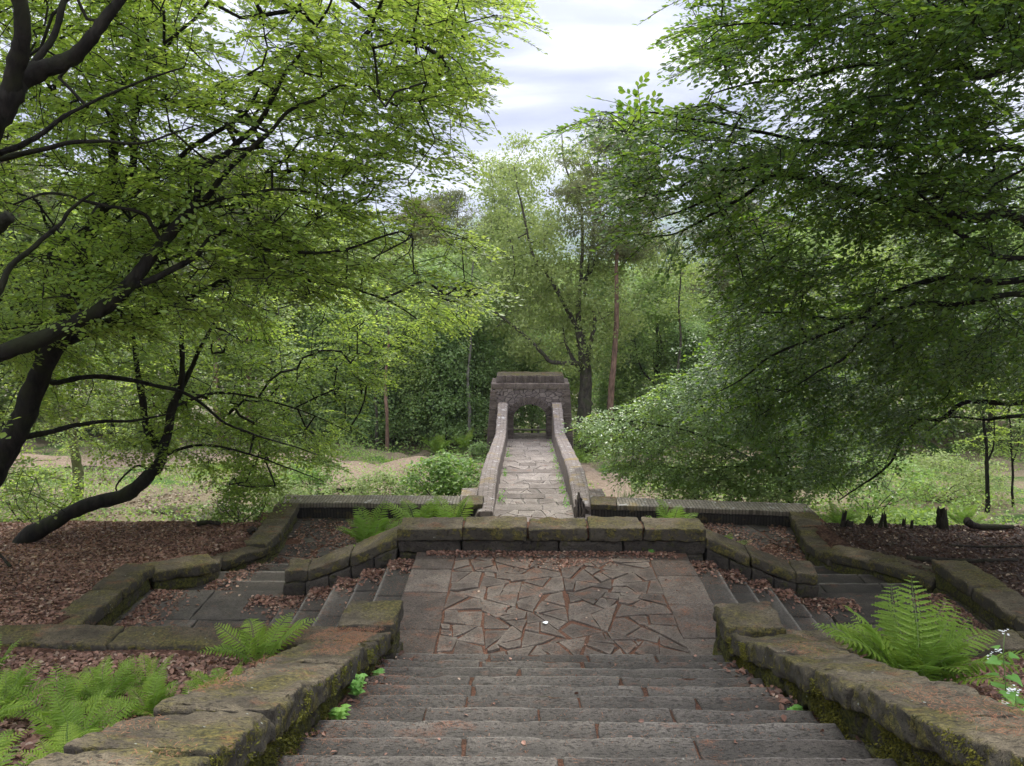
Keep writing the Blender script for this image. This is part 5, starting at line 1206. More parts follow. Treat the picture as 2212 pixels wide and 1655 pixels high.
bg_tree('pine0', 'pine_tree', 'second brownish pine left of centre, standing a little further left of the arch', PY(985, 900, 54)[0], 54, 0.98, 2.2)
bg_tree('pine1', 'pine_tree', 'leftmost brown-crowned pine showing between the left beech and the pale birch', PY(925, 900, 49)[0], 49, 0.92, 3.3)
bg_tree('pine1', 'pine_tree', 'reddish pine showing between the right beech sprays', PY(1545, 900, 47)[0], 47, 1.0, 4.2)
bg_tree('pine0', 'pine_tree', 'pine with rusty upper stem furthest right among the pines', PY(1610, 900, 52)[0], 52, 1.1, 0.7)
bg_tree('oak1', 'broadleaf_tree', 'rounded light green tree right of the slim pine, with several thin stems', PY(1420, 930, 43)[0], 43, 0.95, 0.5, leafm='leaf_oak')
bg_tree('birch1', 'birch_tree', 'airy pale birch crown rising left of the tall forked tree', PY(1090, 900, 46)[0], 46, 1.08, 0.9)
G = 'background trees of the wooded slope'
k = 0
spots = []
for (u, Y, key, s) in [(1130, 62, 'oak0', 1.1), (1190, 55, 'oak1', 1.0), (1300, 60, 'oak0', 1.1), (1360, 70, 'birch0', 1.05), (1440, 58, 'birch1', 0.95), (1500, 66, 'oak0', 1.2), (1560, 50, 'oak1', 1.1), (1640, 60, 'birch0', 1.0), (1700, 44, 'oak0', 1.0), (1760, 52, 'birch1', 1.0), (1830, 38, 'oak1', 1.0), (1900, 48, 'oak0', 1.2), (1980, 40, 'birch0', 0.9), (2060, 46, 'oak1', 1.2), (2140, 36, 'oak0', 0.9), (2210, 44, 'birch1', 1.1), (2290, 38, 'oak0', 1.1),
                      (1010, 66, 'oak0', 1.2), (940, 56, 'birch0', 0.95), (880, 48, 'oak1', 1.15), (820, 60, 'oak0', 1.3), (760, 50, 'birch1', 1.0), (690, 44, 'oak1', 1.2), (620, 54, 'oak0', 1.3), (550, 46, 'birch0', 1.0), (480, 42, 'oak0', 1.1), (400, 50, 'oak1', 1.4), (320, 44, 'birch1', 1.0), (240, 48, 'oak0', 1.3), (160, 40, 'oak1', 1.2), (80, 46, 'birch0', 1.0), (0, 42, 'oak0', 1.2), (-70, 38, 'oak1', 1.2),
                      (1040, 44, 'oak1', 0.8), (960, 46, 'oak0', 0.9), (1230, 72, 'oak0', 1.3), (1100, 76, 'oak0', 1.3), (1600, 72, 'oak0', 1.4), (1750, 66, 'oak0', 1.4), (850, 72, 'oak0', 1.4), (700, 66, 'oak1', 1.6)]:
    spots.append((u, Y, key, s))
r = np.random.default_rng(9)
for (u, Y, key, s) in spots:
    x = PY(u, 900, Y)[0]; birch = key.startswith('birch')
    bg_tree(key, 'birch_tree' if birch else 'broadleaf_tree', 'pale slender birch in the background wood' if birch else 'light green broadleaf tree in the background wood', x, Y, s, r.uniform(0, 6.28), ('slender background birches' if birch else 'broadleaf background trees'))
# dark thicket left of the arch
for i_, (u, Y, key, s) in enumerate([(1020, 39, 'thicket1', 1.0), (965, 38, 'thicket0', 0.95), (905, 38.5, 'thicket1', 0.9), (850, 39, 'thicket0', 1.0), (1000, 42, 'thicket0', 1.2), (930, 42, 'thicket1', 1.15), (780, 40, 'thicket1', 1.0), (710, 41, 'thicket0', 1.05), (1150, 42, 'thicket0', .8), (1340, 45, 'thicket0', 1.0), (1480, 40, 'thicket1', 0.8)]):
    bg_tree(key, 'saplings_thicket', 'dark green dense sapling of the thicket beyond the dirt path' if u < 1100 else 'low dense sapling seen through the archway' if u == 1150 else 'dark green sapling behind the right side of the bridge', PY(u, 940, Y)[0], Y, s, r.uniform(0, 6.28), 'thicket saplings beyond the path' if u < 1100 else None if u == 1150 else 'saplings right of the bridge')
# rust pine trunks glimpsed through the left sprays
for i_, (u, Y) in enumerate([(465, 38), (545, 40), (600, 43), (60, 39), (110, 44), (330, 45)]):
    bg_tree('pine0' if i_ % 2 else 'pine1', 'pine_tree', 'rust-brown pine trunk glimpsed behind the left beech sprays', PY(u, 900, Y)[0], Y, 0.9, i_ * 1.1, 'pine trunks behind the left beeches')
# small mossy tree on the left slope
x = PY(165, 1085, 21)[0]; TH = Tree('mossy_tree', 'thin pale mossy trunk standing upright just behind the low leaning trunk on the left', 'tree', (x, 21, gb(x, 21)))
TH.limb([(x, 21, gb(x, 21) - .2)] + L3([(168, 1050), (163, 990), (155, 930), (130, 860), (118, 780)], 21, 21.2), 0.17, 0.06)
TH.limb(L3([(158, 940), (175, 880), (190, 800), (200, 700)], 21, 21.4), 0.08, 0.03)
uv = sample_poly([(0, 700), (350, 700), (340, 900), (250, 960), (60, 980), (0, 960)], 90, r); attach([TH], uv, 21 + r.uniform(-1, 1.5, 90), r, (0.3, -.3, -.1), (0.9, 1.3)); TH.finish(M['bark_moss'], M['leaf_left'])
# thin dark saplings on the right slope
for i_, (u, Y, lab) in enumerate([(2137, 22, 'slim dark forked sapling stem standing on the bright right slope'), (2192, 23, 'very thin sapling at the right edge of the view')]):
    x = PY(u, 1090, Y)[0]; TT = Tree('sapling', lab, 'tree', (x, Y, gb(x, Y)))
    TT.limb([(x, Y, gb(x, Y) - .2)] + L3([(u - 4, 1030), (u - 6, 985), (u - 10, 930), (u - 14, 860), (u - 10, 780)], Y, Y), 0.07 - .03 * i_, 0.015)
    TT.limb(L3([(u - 5, 1000), (u + 8, 960), (u + 12, 900)], Y, Y), 0.035 - .015 * i_, 0.01)
    uv = sample_poly([(u - 90, 780), (u + 80, 780), (u + 70, 960), (u - 60, 980)], 40, r); attach([TT], uv, Y + r.uniform(-.8, .8, 40), r, (-.2, -.2, -.1)); TT.finish(M['bark_beech'], M['leaf_left'])

# ================================================================== SHRUBS, UNDERGROWTH
def shrub(name, label, x, y, w_, h, n_, leaf, mat, seed, group=None, stems=9, flat=0.8):
    r = np.random.default_rng(seed); z = gb(x, y); t = thing(name, label, 'shrub', (x, y, z), group); sk = Skel(); wd = MB(); lf = MB()
    for k in range(stems):
        a = r.uniform(0, 6.28); e_ = np.array([x + math.cos(a) * w_ * .35, y + math.sin(a) * w_ * .3, z + h * r.uniform(.5, .8)])
        q, _ = sk.limb([(x + r.normal(0, .1), y + r.normal(0, .1), z - .1), (np.array([x, y, z]) + e_) / 2 + r.normal(0, .1, 3), e_], 0.018, 0.006, 4); tube(wd, q, np.linspace(.018, .006, len(q)), 5)
    a = r.uniform(0, 6.283, n_); f = r.uniform(0.1, 1, n_); rr = w_ * .5 * np.sqrt(r.uniform(0, 1, n_)) * np.sqrt(np.clip(1.15 - f ** 2, 0.1, 1)) * (1 + .25 * np.sin(3 * a + seed))
    T = np.column_stack([x + np.cos(a) * rr, y + np.sin(a) * rr * flat, z + f * h]); sk.grow(T, r, 0.3, .1)
    P = (T[:, None] + r.normal(0, 1, (n_, 26, 3)) * np.array([.14, .14, .09])).reshape(-1, 3); P[:, 2] = np.maximum(P[:, 2], z + .03)
    D = r.normal(0, 1, P.shape); D[:, 2] = D[:, 2] * .3 - .2
    add_leaves(lf, P, D, r.normal(0, .4, P.shape) + np.array([0, 0, 1.]), leaf * r.uniform(.6, 1.3, len(P)), True)
    sk.wood(wd, .004, .45, 4, .02); wd.build('stems', M['bark_dark'], t, smooth=True); lf.build('foliage', M[mat], t); return t
x = PY(985, 1050, 22)[0]
shrub('elder_bush', 'lush rounded bright green bush leaning over the left bridge parapet', -2.1, 21.6, 3.0, 1.75, 170, 0.12, 'leaf_shrub', 41)
shrub('bramble_bush', 'paler straggling bramble bush left of the lush bush by the bridge', -4.3, 21.4, 2.6, 1.25, 110, 0.10, 'leaf_birch', 42)
shrub('bramble_bush', 'low straggling bramble directly behind the left brick-topped wall', -6.6, 21.2, 2.4, 1.0, 80, 0.09, 'leaf_birch', 43)
shrub('bramble_bush', 'small bush beside the dirt path on the left slope, below the drooping beech sprays', -6.9, 24.6, 2.2, 1.2, 100, 0.09, 'leaf_shrub', 44)
shrub('laurel_bush', 'dark leafy bush at the left foot of the archway', -1.75, 32.2, 1.1, 1.1, 45, 0.11, 'leaf_thicket', 45)
shrub('low_bush', 'leafy bush sprawling left of the winding wall, at the edge of the leaf litter', -6.35, 16.9, 1.8, 0.95, 70, 0.08, 'leaf_shrub', 46)
shrub('low_bush', 'bush of fresh leaves at the left edge of the slope behind the leaf litter', -11.6, 17.6, 3.0, 1.3, 120, 0.08, 'leaf_left', 47)
shrub('dense_bush', 'dark green bush under the young beech, right behind the brick-topped wall', 6.2, 19.0, 3.4, 1.5, 150, 0.09, 'leaf_thicket', 48)
shrub('dense_bush', 'green bush filling the gap right of the bridge behind the tuft of grass', 4.4, 20.6, 2.2, 1.5, 90, 0.09, 'leaf_shrub', 49)
shrub('dense_bush', 'sunny bush on the right slope behind the row of stumps', 10.2, 21.5, 4.0, 1.7, 150, 0.10, 'leaf_shrub', 50)
shrub('dense_bush', 'pale bush further right on the slope behind the upright stump', 13.6, 24.0, 4.2, 1.5, 140, 0.10, 'leaf_birch', 51)
shrub('low_bush', 'leafy bush at the right foot of the archway', 3.3, 34.5, 2.4, 1.3, 80, 0.10, 'leaf_shrub', 52)
# ground cover
def cover(name, n_, regionf, leaf, mat, r, h=0.25, kind='stuff', lab='', cat='plants'):
    xy = regionf(n_ * 3); q = np.column_stack([xy * 0.45, np.zeros(len(xy))]); keep = r.random(len(xy)) < np.clip(0.42 + 0.95 * vn(q, 90), 0, 1); xy = xy[keep][:n_]
    z = ground(xy[:, 0], xy[:, 1]); P = np.column_stack([xy, z + r.uniform(.02, h, len(xy)) * (1 + vn(np.column_stack([xy * .8, 0 * z]), 9))])
    D = r.normal(0, 1, P.shape); D[:, 2] = np.abs(D[:, 2]) * .6; mb = MB()
    add_leaves(mb, P, D, r.normal(0, .5, P.shape) + np.array([0, 0, 1.]), leaf * r.uniform(.6, 1.4, len(P)), False)
    return tag(mb.build(name, M[mat]), lab, cat, None, kind)
r = np.random.default_rng(31)
def keepout(xy):
    x, y = xy[:, 0], xy[:, 1]; bad = (np.abs(x - bxc(y)) < 1.7) & (y < 35)
    # leave the paths bare
    pth = np.interp(x, [-34, -22, -16, -11, -7, -4.5, -2.2, -1.2], [33, 31, 32.5, 33.5, 30.5, 31, 31.8, 32.5]); bad |= (np.abs(y - pth) < 1.2) & (x < -1)
    bad |= (np.abs(x - np.interp(y, [22.5, 25, 28, 30.5], [3.6, 2.9, 3.2, 2.0])) < 0.9) & (y > 22) & (y < 31)
    return xy[~bad]
cover('undergrowth', 15000, lambda n_: keepout(np.column_stack([r.uniform(-22, 0, n_), 17.9 + 20 * r.uniform(0, 1, n_) ** 1.2])), 0.085, 'leaf_shrub', r, 0.35, lab='low green undergrowth scattered over the leafy slope left of the bridge')
cover('undergrowth', 26000, lambda n_: keepout(np.column_stack([r.uniform(1.5, 24, n_), 17.9 + 20 * r.uniform(0, 1, n_) ** 1.2])), 0.09, 'leaf_shrub', r, 0.4, lab='low green undergrowth covering the slope right of the bridge')
cover('undergrowth', 36000, lambda n_: keepout(np.column_stack([r.uniform(-40, 40, n_), r.uniform(36, 62, n_)])), 0.18, 'leaf_oak', r, 0.9, lab='ferny woodland undergrowth beyond the dirt path and the archway')
# grass verge along the path
mb = MB(); n_ = 14000; xy = np.column_stack([r.uniform(-14, 5, n_), r.uniform(27, 37, n_)]); xy = keepout(xy); q = np.column_stack([xy * .5, np.zeros(len(xy))]); xy = xy[vn(q, 91) > 0.0]
z = ground(xy[:, 0], xy[:, 1]); P = np.column_stack([xy, z]); D = r.normal(0, .4, P.shape) + np.array([0, 0, 1.])
add_leaves(mb, P, D, r.normal(0, 1, P.shape), r.uniform(.1, .25, len(P)), False, width=.25); tag(mb.build('grass', M['leaf_shrub']), 'short grass growing along the dirt path near the archway', 'grass', None, 'stuff')
# tall grass tuft right of bridge
def grass_tuft(label, x, y, z, n_, h, sp):
    t = thing('grass_tuft', label, 'grass', (x, y, z)); mb = MB(); r = np.random.default_rng(int(abs(x * 100)))
    for k in range(n_):
        a = r.uniform(0, 6.28); l_ = h * r.uniform(.6, 1.1); o = np.array([x + r.normal(0, .12), y + r.normal(0, .12), z]); d = np.array([math.cos(a), math.sin(a), 0]) * sp * r.uniform(.2, 1)
        s = np.linspace(0, 1, 5)[:, None]; c = o + d * s ** 1.8 + np.array([0, 0, l_]) * (s - .18 * s ** 3); sd = np.array([-math.sin(a), math.cos(a), 0]) * .006
        V = np.concatenate([c - sd * (1 - s * .9), c + sd * (1 - s * .9)]); mb.add(V, [np.array([[i_, i_ + 1, i_ + 6, i_ + 5] for i_ in range(4)])])
    mb.build('blades', M['mustard'], t); return t
grass_tuft('tall spiky tuft of grass right of the bridge just behind the brick-topped wall', 2.75, 19.0, gb(2.75, 19) + .2, 260, 0.95, .45)

# moss tufts on the inner faces of the stair walls
r = np.random.default_rng(88)
for o in [o for o in bpy.data.objects if o.get('label', '').startswith('thick mossy sloping wall')]:
    sg = -1 if o.location.x < 0 else 1; n_ = 26000; y = r.uniform(3, 8.0, n_); zt = SL * (Y0 - y) + np.interp(y, [3, 8], [.5, .36]); h = r.uniform(-.62, -.03, n_)
    x = np.where(h > -.2, (-1.445 if sg < 0 else 2.335), (-1.52 if sg < 0 else 2.41)) + r.normal(0, .012, n_); P = np.column_stack([x, y, zt + h]); keep = vn(P * np.array([3, 3.5, 5]), 55) + .5 * vn(P * 14, 56) > np.where(h > -.2, .34, .0); P = P[keep]
    D = r.normal(0, .6, P.shape) + np.array([-sg * .5, 0, -.5]); mb = MB(); add_leaves(mb, P, D, r.normal(0, 1, P.shape), r.uniform(.012, .03, len(P)), False, width=.7)
    tag(mb.build('moss', M['moss'], o), kind='stuff')
# ================================================================== FERNS
def frond_mesh(seed, ln, npin=22, wid=0.16, npl=5, arch=0.55):
    """one arching twice-divided frond, rooted at the origin, growing along +X and up"""
    r = np.random.default_rng(seed); mb = MB(); st = MB()
    s = np.linspace(0, 1, 14); rx = ln * (s * (0.55 + .1 * arch) + 0.30 * arch * s ** 2.2); rz_ = ln * (0.95 * s - 0.62 * arch * s ** 2.3)
    C = np.column_stack([rx * .85, 0.02 * np.sin(s * 5 + seed), rz_]); tube(mb, C, np.linspace(.0045, .001, 14), 4, mi=1)
    P = []; D = []; Nn = []; S = []
    for k in range(npin):
        f = 0.16 + 0.83 * k / (npin - 1); i_ = f * 13; a = int(min(i_, 12)); o = C[a] + (C[a + 1] - C[a]) * (i_ - a); tg = C[a + 1] - C[a]; tg /= np.linalg.norm(tg)
        nr = np.cross(tg, [0, 1, 0]); nr /= np.linalg.norm(nr); nr *= -1 if nr[2] < 0 else 1
        pl = wid * ln / .8 * (math.sin(math.pi * min(1, f * 0.93 + .05) ** 0.85)) ** .8 * r.uniform(.88, 1.1) + .008
        for sg in (-1, 1):
            sd = np.array([0, sg, 0]) * .93 + tg * .38 + nr * r.normal(0, .08); sd /= np.linalg.norm(sd)
            m_ = max(3, int(npl * pl / (wid * ln / .8) + 2))
            for j in range(m_):
                g_ = (j + .5) / m_; q = o + sd * pl * g_ - np.array([0, 0, 1]) * .12 * pl * g_ ** 2; l_ = min(pl * 0.2, .026) * (1 - .6 * g_) + .002
                for s2 in (-1, 1):
                    d = tg * s2 * .8 + sd * .65; P.append(q); D.append(d); Nn.append(nr + r.normal(0, .1, 3)); S.append(l_)
            P.append(o); D.append(sd - np.array([0, 0, .08])); Nn.append(nr); S.append(-pl)
    P, D, Nn, S = map(np.array, (P, D, Nn, S)); bl = S < 0
    add_leaves(mb, P[~bl], D[~bl], Nn[~bl], S[~bl], False, width=.95)
    add_leaves(mb, P[bl], D[bl], Nn[bl], -S[bl], True, width=.30)
    return mb
FR = [frond_mesh(60 + k, 1.0, 16 + k % 3, 0.15 + .01 * (k % 3), 5, 0.4 + .13 * (k % 5)) for k in range(7)]
FRO = []
def fern(label, x, y, z, size, n_, seed, spread=(0.2, 1.0), group=None, arc=None, name='fern'):
    r = np.random.default_rng(seed); t = thing(name, label, 'fern', (x, y, z), group)
    for k in range(n_):
        i_ = int(r.integers(len(FR)))
        if len(FRO) <= i_ or FRO[i_] is None:
            while len(FRO) <= i_: FRO.append(None)
            FRO[i_] = FR[i_].build('frond', [M['fern'], M['fern_stem']], t, local=True); o = FRO[i_]
        else: o = FRO[i_].copy(); col.objects.link(o); o.parent = t
        az = (2 * math.pi * k / n_ + r.normal(0, .25)) if arc is None else r.uniform(*arc)
        s = size * r.uniform(.7, 1.08); o.scale = (s, s, s); o.location = (math.cos(az) * .04, math.sin(az) * .04, 0)
        o.rotation_euler = (r.normal(0, .12), r.uniform(-0.42, 0.32) if spread[1] >= 1 else r.uniform(-.5, .1), az)
    return t
fern('large lush green fern arching over the right bed beside the wall', 3.95, 7.1, gb(3.95, 7.1), 1.2, 32, 1)
fern('small fern fronds at the foot of the large right fern', 3.7, 6.7, gb(3.7, 6.7), 0.42, 8, 2)
fern('fern at the right edge under the flowering weed', 4.25, 5.9, gb(4.25, 5.9), 0.5, 9, 3)
fern('single fern growing behind the far end of the left stair wall', *[-3.0, 8.2, gb(-3.0, 8.2)], 0.85, 11, 4)
for i_, (x, y, s, n_) in enumerate([(-3.9, 6.6, .8, 15), (-4.6, 6.2, .85, 15), (-3.3, 6.3, .7, 13), (-2.9, 6.9, .6, 11), (-4.3, 5.4, .8, 14), (-3.4, 5.3, .75, 14), (-3.0, 4.6, .7, 13), (-2.75, 5.8, .55, 10), (-5.3, 6.9, .8, 13), (-3.8, 7.2, .6, 9), (-3.7, 4.6, .7, 10), (-4.9, 5.5, .8, 12), (-3.9, 5.9, .75, 12), (-3.1, 3.9, .8, 12), (-5.6, 6.1, .8, 12), (-2.8, 5.2, .6, 10)]):
    fern('bright green fern among the ferns filling the bottom left bed', x, y, gb(x, y), s * .72, n_ + 3, 20 + i_, group='ferns in the bottom left bed')
for i_, (u, v, Y, s, n_, lab) in enumerate([(800, 1165, 15.3, 1.35, 16, 'feathery fern left of the five-block wall in front of the left terrace wall'), (905, 1120, 16.2, 1.15, 15, 'dark green fern against the left terrace wall, behind the five-block wall'), (975, 1118, 16.4, 1.1, 14, 'fern nearest the bridge against the left terrace wall'), (1455, 1130, 16.0, 1.1, 13, 'pale upright fern in front of the right terrace wall'), (1560, 1175, 14.9, 1.0, 9, 'small fern poking up behind the right sloping wall')]):
    x = PY(u, v, Y)[0]; fern(lab, x, Y, -1.5, s, n_, 40 + i_)
for i_, (x, y, s, n_, lab) in enumerate([(3.7, 19.2, .6, 12, 'fern behind the right terrace wall beside the grass tuft'), (5.4, 18.2, .9, 14, 'dark fern behind the right terrace wall under the young beech'), (7.8, 18.0, .8, 12, 'fern behind the right terrace wall near its outer corner'), (-3.9, 35.6, 1.4, 14, 'fern left of the archway beyond the dirt path'), (-2.6, 35.4, 1.2, 13, 'fern close to the left side of the archway'), (2.55, 32.2, .9, 10, 'fern at the right foot of the archway'), (10.4, 17.3, .8, 12, 'fern among the stumps on the right')]):
    fern(lab, x, y, gb(x, y), s, n_, 60 + i_)

# ================================================================== FLOWERING WEED, SMALL PLANTS
def heart(mb, o, d, nrm, s, mi=0):
    sh = np.array([(0, 0), (-.12, .2), (-.1, .42), (.1, .52), (.32, .45), (.45, .36), (.62, .28), (.8, .14), (1.05, 0)]); sh2 = np.concatenate([sh, sh[1:-1][::-1] * [1, -1]])
    d = np.array(d, float); d /= np.linalg.norm(d); nrm = np.array(nrm, float); sd = np.cross(nrm, d); sd /= np.linalg.norm(sd); u = np.cross(d, sd)
    ser = 1 + 0.06 * np.where(np.arange(len(sh2)) % 2, 1, -1)
    V = [o + s * (a * d + b * w_ * sd + 0.12 * abs(b) * u - .15 * max(a, 0) ** 2 * u) for (a, b), w_ in zip(sh2, ser)]; V.append(o + s * .3 * d)
    n_ = len(sh2); mb.add(V, [np.array([[i_, (i_ + 1) % n_, n_] for i_ in range(n_)])], mi)
def mustard(label, x, y, z, h, seed, lean, nl=12, big=0.14):
    r = np.random.default_rng(seed); t = thing('flowering_weed', label, 'plant', (x, y, z)); stm = MB(); lf = MB()
    s = np.linspace(0, 1, 8)[:, None]; C = np.array([x, y, z]) + np.array([lean[0], lean[1], h]) * s + np.column_stack([.03 * np.sin(s * 5), 0 * s, 0 * s]); tube(stm, C, np.linspace(.006, .003, 8), 6)
    for k in range(nl):
        f = .08 + .82 * k / nl; p = C[int(f * 7)] + (C[min(7, int(f * 7) + 1)] - C[int(f * 7)]) * (f * 7 % 1); a = k * 2.4 + r.normal(0, .3); sz = big * (1.1 - .75 * f) * r.uniform(.8, 1.1)
        d = np.array([math.cos(a), math.sin(a), r.uniform(-.1, .25)]); q = p + d * sz * .55; tube(stm, [p, q], .002, 4); heart(lf, q, d + [0, 0, -.25], np.array([r.normal(0, .2), r.normal(0, .2), 1]) + d * .3, sz)
    stm.build('stem', M['stem'], t, smooth=True); lf.build('leaves', M['mustard'], t)
    tops = [C[-1]] + [C[5] + np.array([r.uniform(-.14, .14), r.uniform(-.1, .1), r.uniform(.0, .12)]) for _ in range(2)]
    for k, p in enumerate(tops):
        fl = MB()
        for _ in range(9):
            c = p + r.normal(0, .014, 3)
            for a in range(4):
                an = a * math.pi / 2 + r.uniform(0, .5); d = np.array([math.cos(an), math.sin(an), .3]); add_leaves(fl, c[None], d[None], np.array([[0, 0, 1.]]), [.012], False)
        fl.build('flower_head', M['petal'], t)
px = PY(2170, 1480, 5.9); mustard('tall flowering weed with heart-shaped leaves and small white flowers at the right edge', px[0], 5.9, gb(px[0], 5.9), 0.92, 3, (-.02, .0), 15, .17)
px = PY(2205, 1560, 5.4); mustard('shorter leafy weed with serrated leaves right at the right edge, below the flowering one', px[0], 5.4, gb(px[0], 5.4), 0.52, 4, (.0, .05), 12, .17)
def weed(label, x, y, z, h, seed, n_=3):
    r = np.random.default_rng(seed); t = thing('small_weed', label, 'plant', (x, y, z), None); lf = MB(); st = MB()
    for k in range(n_):
        o = np.array([x + r.normal(0, .03), y + r.normal(0, .04), z]); tp = o + np.array([r.normal(0, .05) + .03, r.normal(0, .05), h * r.uniform(.6, 1)]); tube(st, [o, (o + tp) / 2 + [.01, 0, 0], tp], .003, 5)
        for j in range(5):
            p = o + (tp - o) * (.35 + .65 * j / 4)
            for sg in (0, math.pi): a = j * 1.57 + sg + r.normal(0, .2); d = np.array([math.cos(a), math.sin(a), .1]); heart(lf, p, d, (d[0] * .2, d[1] * .2 - .2, 1), .06 * (1.15 - .1 * j))
    st.build('stem', M['stem'], t); lf.build('leaves', M['mustard'], t)
def stepz(y): return RS * max(0, math.ceil((8.32 - y) / TR - 1e-6))
for i_, (u, v, lab) in enumerate([(742, 1530, 'small nettle-like weed at the foot of the left stair wall, middle of the three'), (808, 1462, 'small weed highest up the left wall foot, close to the pier'), (697, 1582, 'lowest small weed beside the left stair wall, near the bottom of the view')]):
    p = PY(u, v, [6.15, 7.1, 5.55][i_]); yy = [6.15, 7.1, 5.55][i_]; weed(lab, -1.42, yy, stepz(yy), [.26, .2, .17][i_], 70 + i_, 3)
weed('tiny pale weed tucked in the gap at the foot of the right stair wall', 2.28, 5.95, stepz(5.95), .12, 80, 2)
weed('tiny weed sprig at the foot of the five-block wall', 2.1, Y1 - .05, 0.0, .07, 81, 1)

# ================================================================== STUMPS AND LOGS
def stump(label, x, y, r0, h, seed, lean=(0, 0)):
    z = gb(x, y); t = thing('tree_stump', label, 'stump', (x, y, z)); mb = MB(); K = 14; an = np.linspace(0, 6.283, K, endpoint=False); rows = []
    r = np.random.default_rng(seed); jag = r.uniform(-.25, .35, K) * h
    for k, f in enumerate(np.linspace(0, 1, 7)):
        rr = r0 * (1.5 - .9 * min(1, f * 2.2)) if f < .3 else r0 * (.85 - .25 * f); rr = rr * (1 + .18 * np.sin(an * 3 + seed) + .1 * r.normal(0, 1, K)); zz = z - .15 + (h + .15) * f + (jag if f == 1 else jag * max(0, f - .6))
        rows.append(np.column_stack([x + np.cos(an) * rr + lean[0] * f * h, y + np.sin(an) * rr + lean[1] * f * h, zz * np.ones(K)]))
    inner = rows[-1].copy(); c = inner.mean(0); inner = c + (inner - c) * .55; inner[:, 2] -= h * .25; rows.append(inner); V = np.concatenate(rows + [inner.mean(0)[None]]); fs = []
    j = np.arange(K)
    for k in range(7): fs.append(np.stack([k * K + j, k * K + (j + 1) % K, (k + 1) * K + (j + 1) % K, (k + 1) * K + j], 1))
    mb.add(V, [np.concatenate(fs), np.stack([7 * K + j, 7 * K + (j + 1) % K, np.full(K, 8 * K)], 1)]); mb.build('wood', M['rotten'], t, smooth=False)
for i_, (u, r0, h, lab, ln) in enumerate([(2042, .15, .42, 'tallest jagged dark stump on the skyline of the right terrace', (-.2, 0)), (1820, .07, .30, 'thin leaning dark stump post at the near end of the stump row', (.15, 0)), (1872, .09, .22, 'low double-pronged stump in the stump row', (.4, 0)), (1900, .05, .30, 'narrow splintered stump in the middle of the stump row', (.3, 0)), (1920, .05, .26, 'short forked stick-like stump right of the middle of the row', (-.3, 0)), (1955, .05, .16, 'small square-topped stump post, left one of the pair', (0, 0)), (1972, .045, .18, 'small stump post, right one of the pair', (0, 0)), (1835, .13, .12, 'broad low rotten stump in front of the thin leaning post', (0, 0)), (1880, .12, .1, 'broad flat rotten stump under the double-pronged one', (0, 0))]):
    Y = 15.9 + (i_ % 3) * .12; x = PY(u, 1105, Y)[0]; stump(lab, x, Y, r0, h, 90 + i_, ln)
def log(label, pts, r0, r1, mat='rotten', name='log'):
    c = np.mean(pts, 0); t = thing(name, label, 'log', (c[0], c[1], gb(c[0], c[1]))); mb = MB(); q = smooth_path(pts, 6); tube(mb, q, np.linspace(r0, r1, len(q)), 9, wob=.3, seed=3); mb.build('wood', M[mat], t, smooth=True)
def gp(u, Y, dz=0.0, v=1110):
    x = PY(u, v, Y)[0]; return (x, Y, gb(x, Y) + dz)
log('dark fallen log lying right of the tallest stump', [gp(2090, 15.9, .2), gp(2120, 15.95, .08), gp(2190, 16.0, .05)], .09, .05)
log('long dark root or branch lying on the right leaf litter', [gp(1960, 13.7, .03, 1190), gp(2040, 13.5, .07, 1190), gp(2120, 13.4, .05, 1190), gp(2200, 13.5, .04, 1190)], .05, .03)
log('thin mossy branch lying across the right leaf litter, behind the long dark one', [gp(2050, 14.4, .03, 1170), gp(2120, 14.3, .05, 1170), gp(2230, 14.4, .03, 1170)], .025, .018)
log('small dark log at the back edge of the left leaf litter', [gp(425, 15.9, .06), gp(450, 15.9, .12), gp(475, 15.95, .07)], .06, .045)
log('small dark wood lump near the winding left wall', [gp(535, 15.4, .04), gp(545, 15.45, .12), gp(555, 15.5, .04)], .07, .05)
log('broken dead branch at the left edge of the leaf litter', [gp(-10, 12.9, .3, 1200), gp(10, 12.8, .1, 1200), gp(20, 12.7, .02, 1200)], .02, .03)
# rocks on the slope beyond the left terrace
def rock(label, x, y, s, seed, group=None):
    z = gb(x, y); t = thing('rock', label, 'rock', (x, y, z), group); mb = MB(); block(mb, box8(x - s, x + s, y - s * .5, y + s * .5, z - .2, z + s * .3), s * .2, s * .15, s * .16, 1.6 / s, seed, 0, s * .1); mb.build('stone', M['wallbody'], t, smooth=True)
for i_, (u, v, Y, s) in enumerate([(405, 1075, 20.5, .5), (440, 1080, 20.2, .4), (465, 1050, 21.5, .5), (370, 1060, 21.3, .45), (500, 1060, 21.0, .35), (590, 1065, 20.0, .3), (60, 1075, 20.5, .4)]):
    rock('flat weathered rock cropping out of the slope beyond the left terrace', PY(u, v, Y)[0], Y, s, 500 + i_, 'rocks on the left slope')

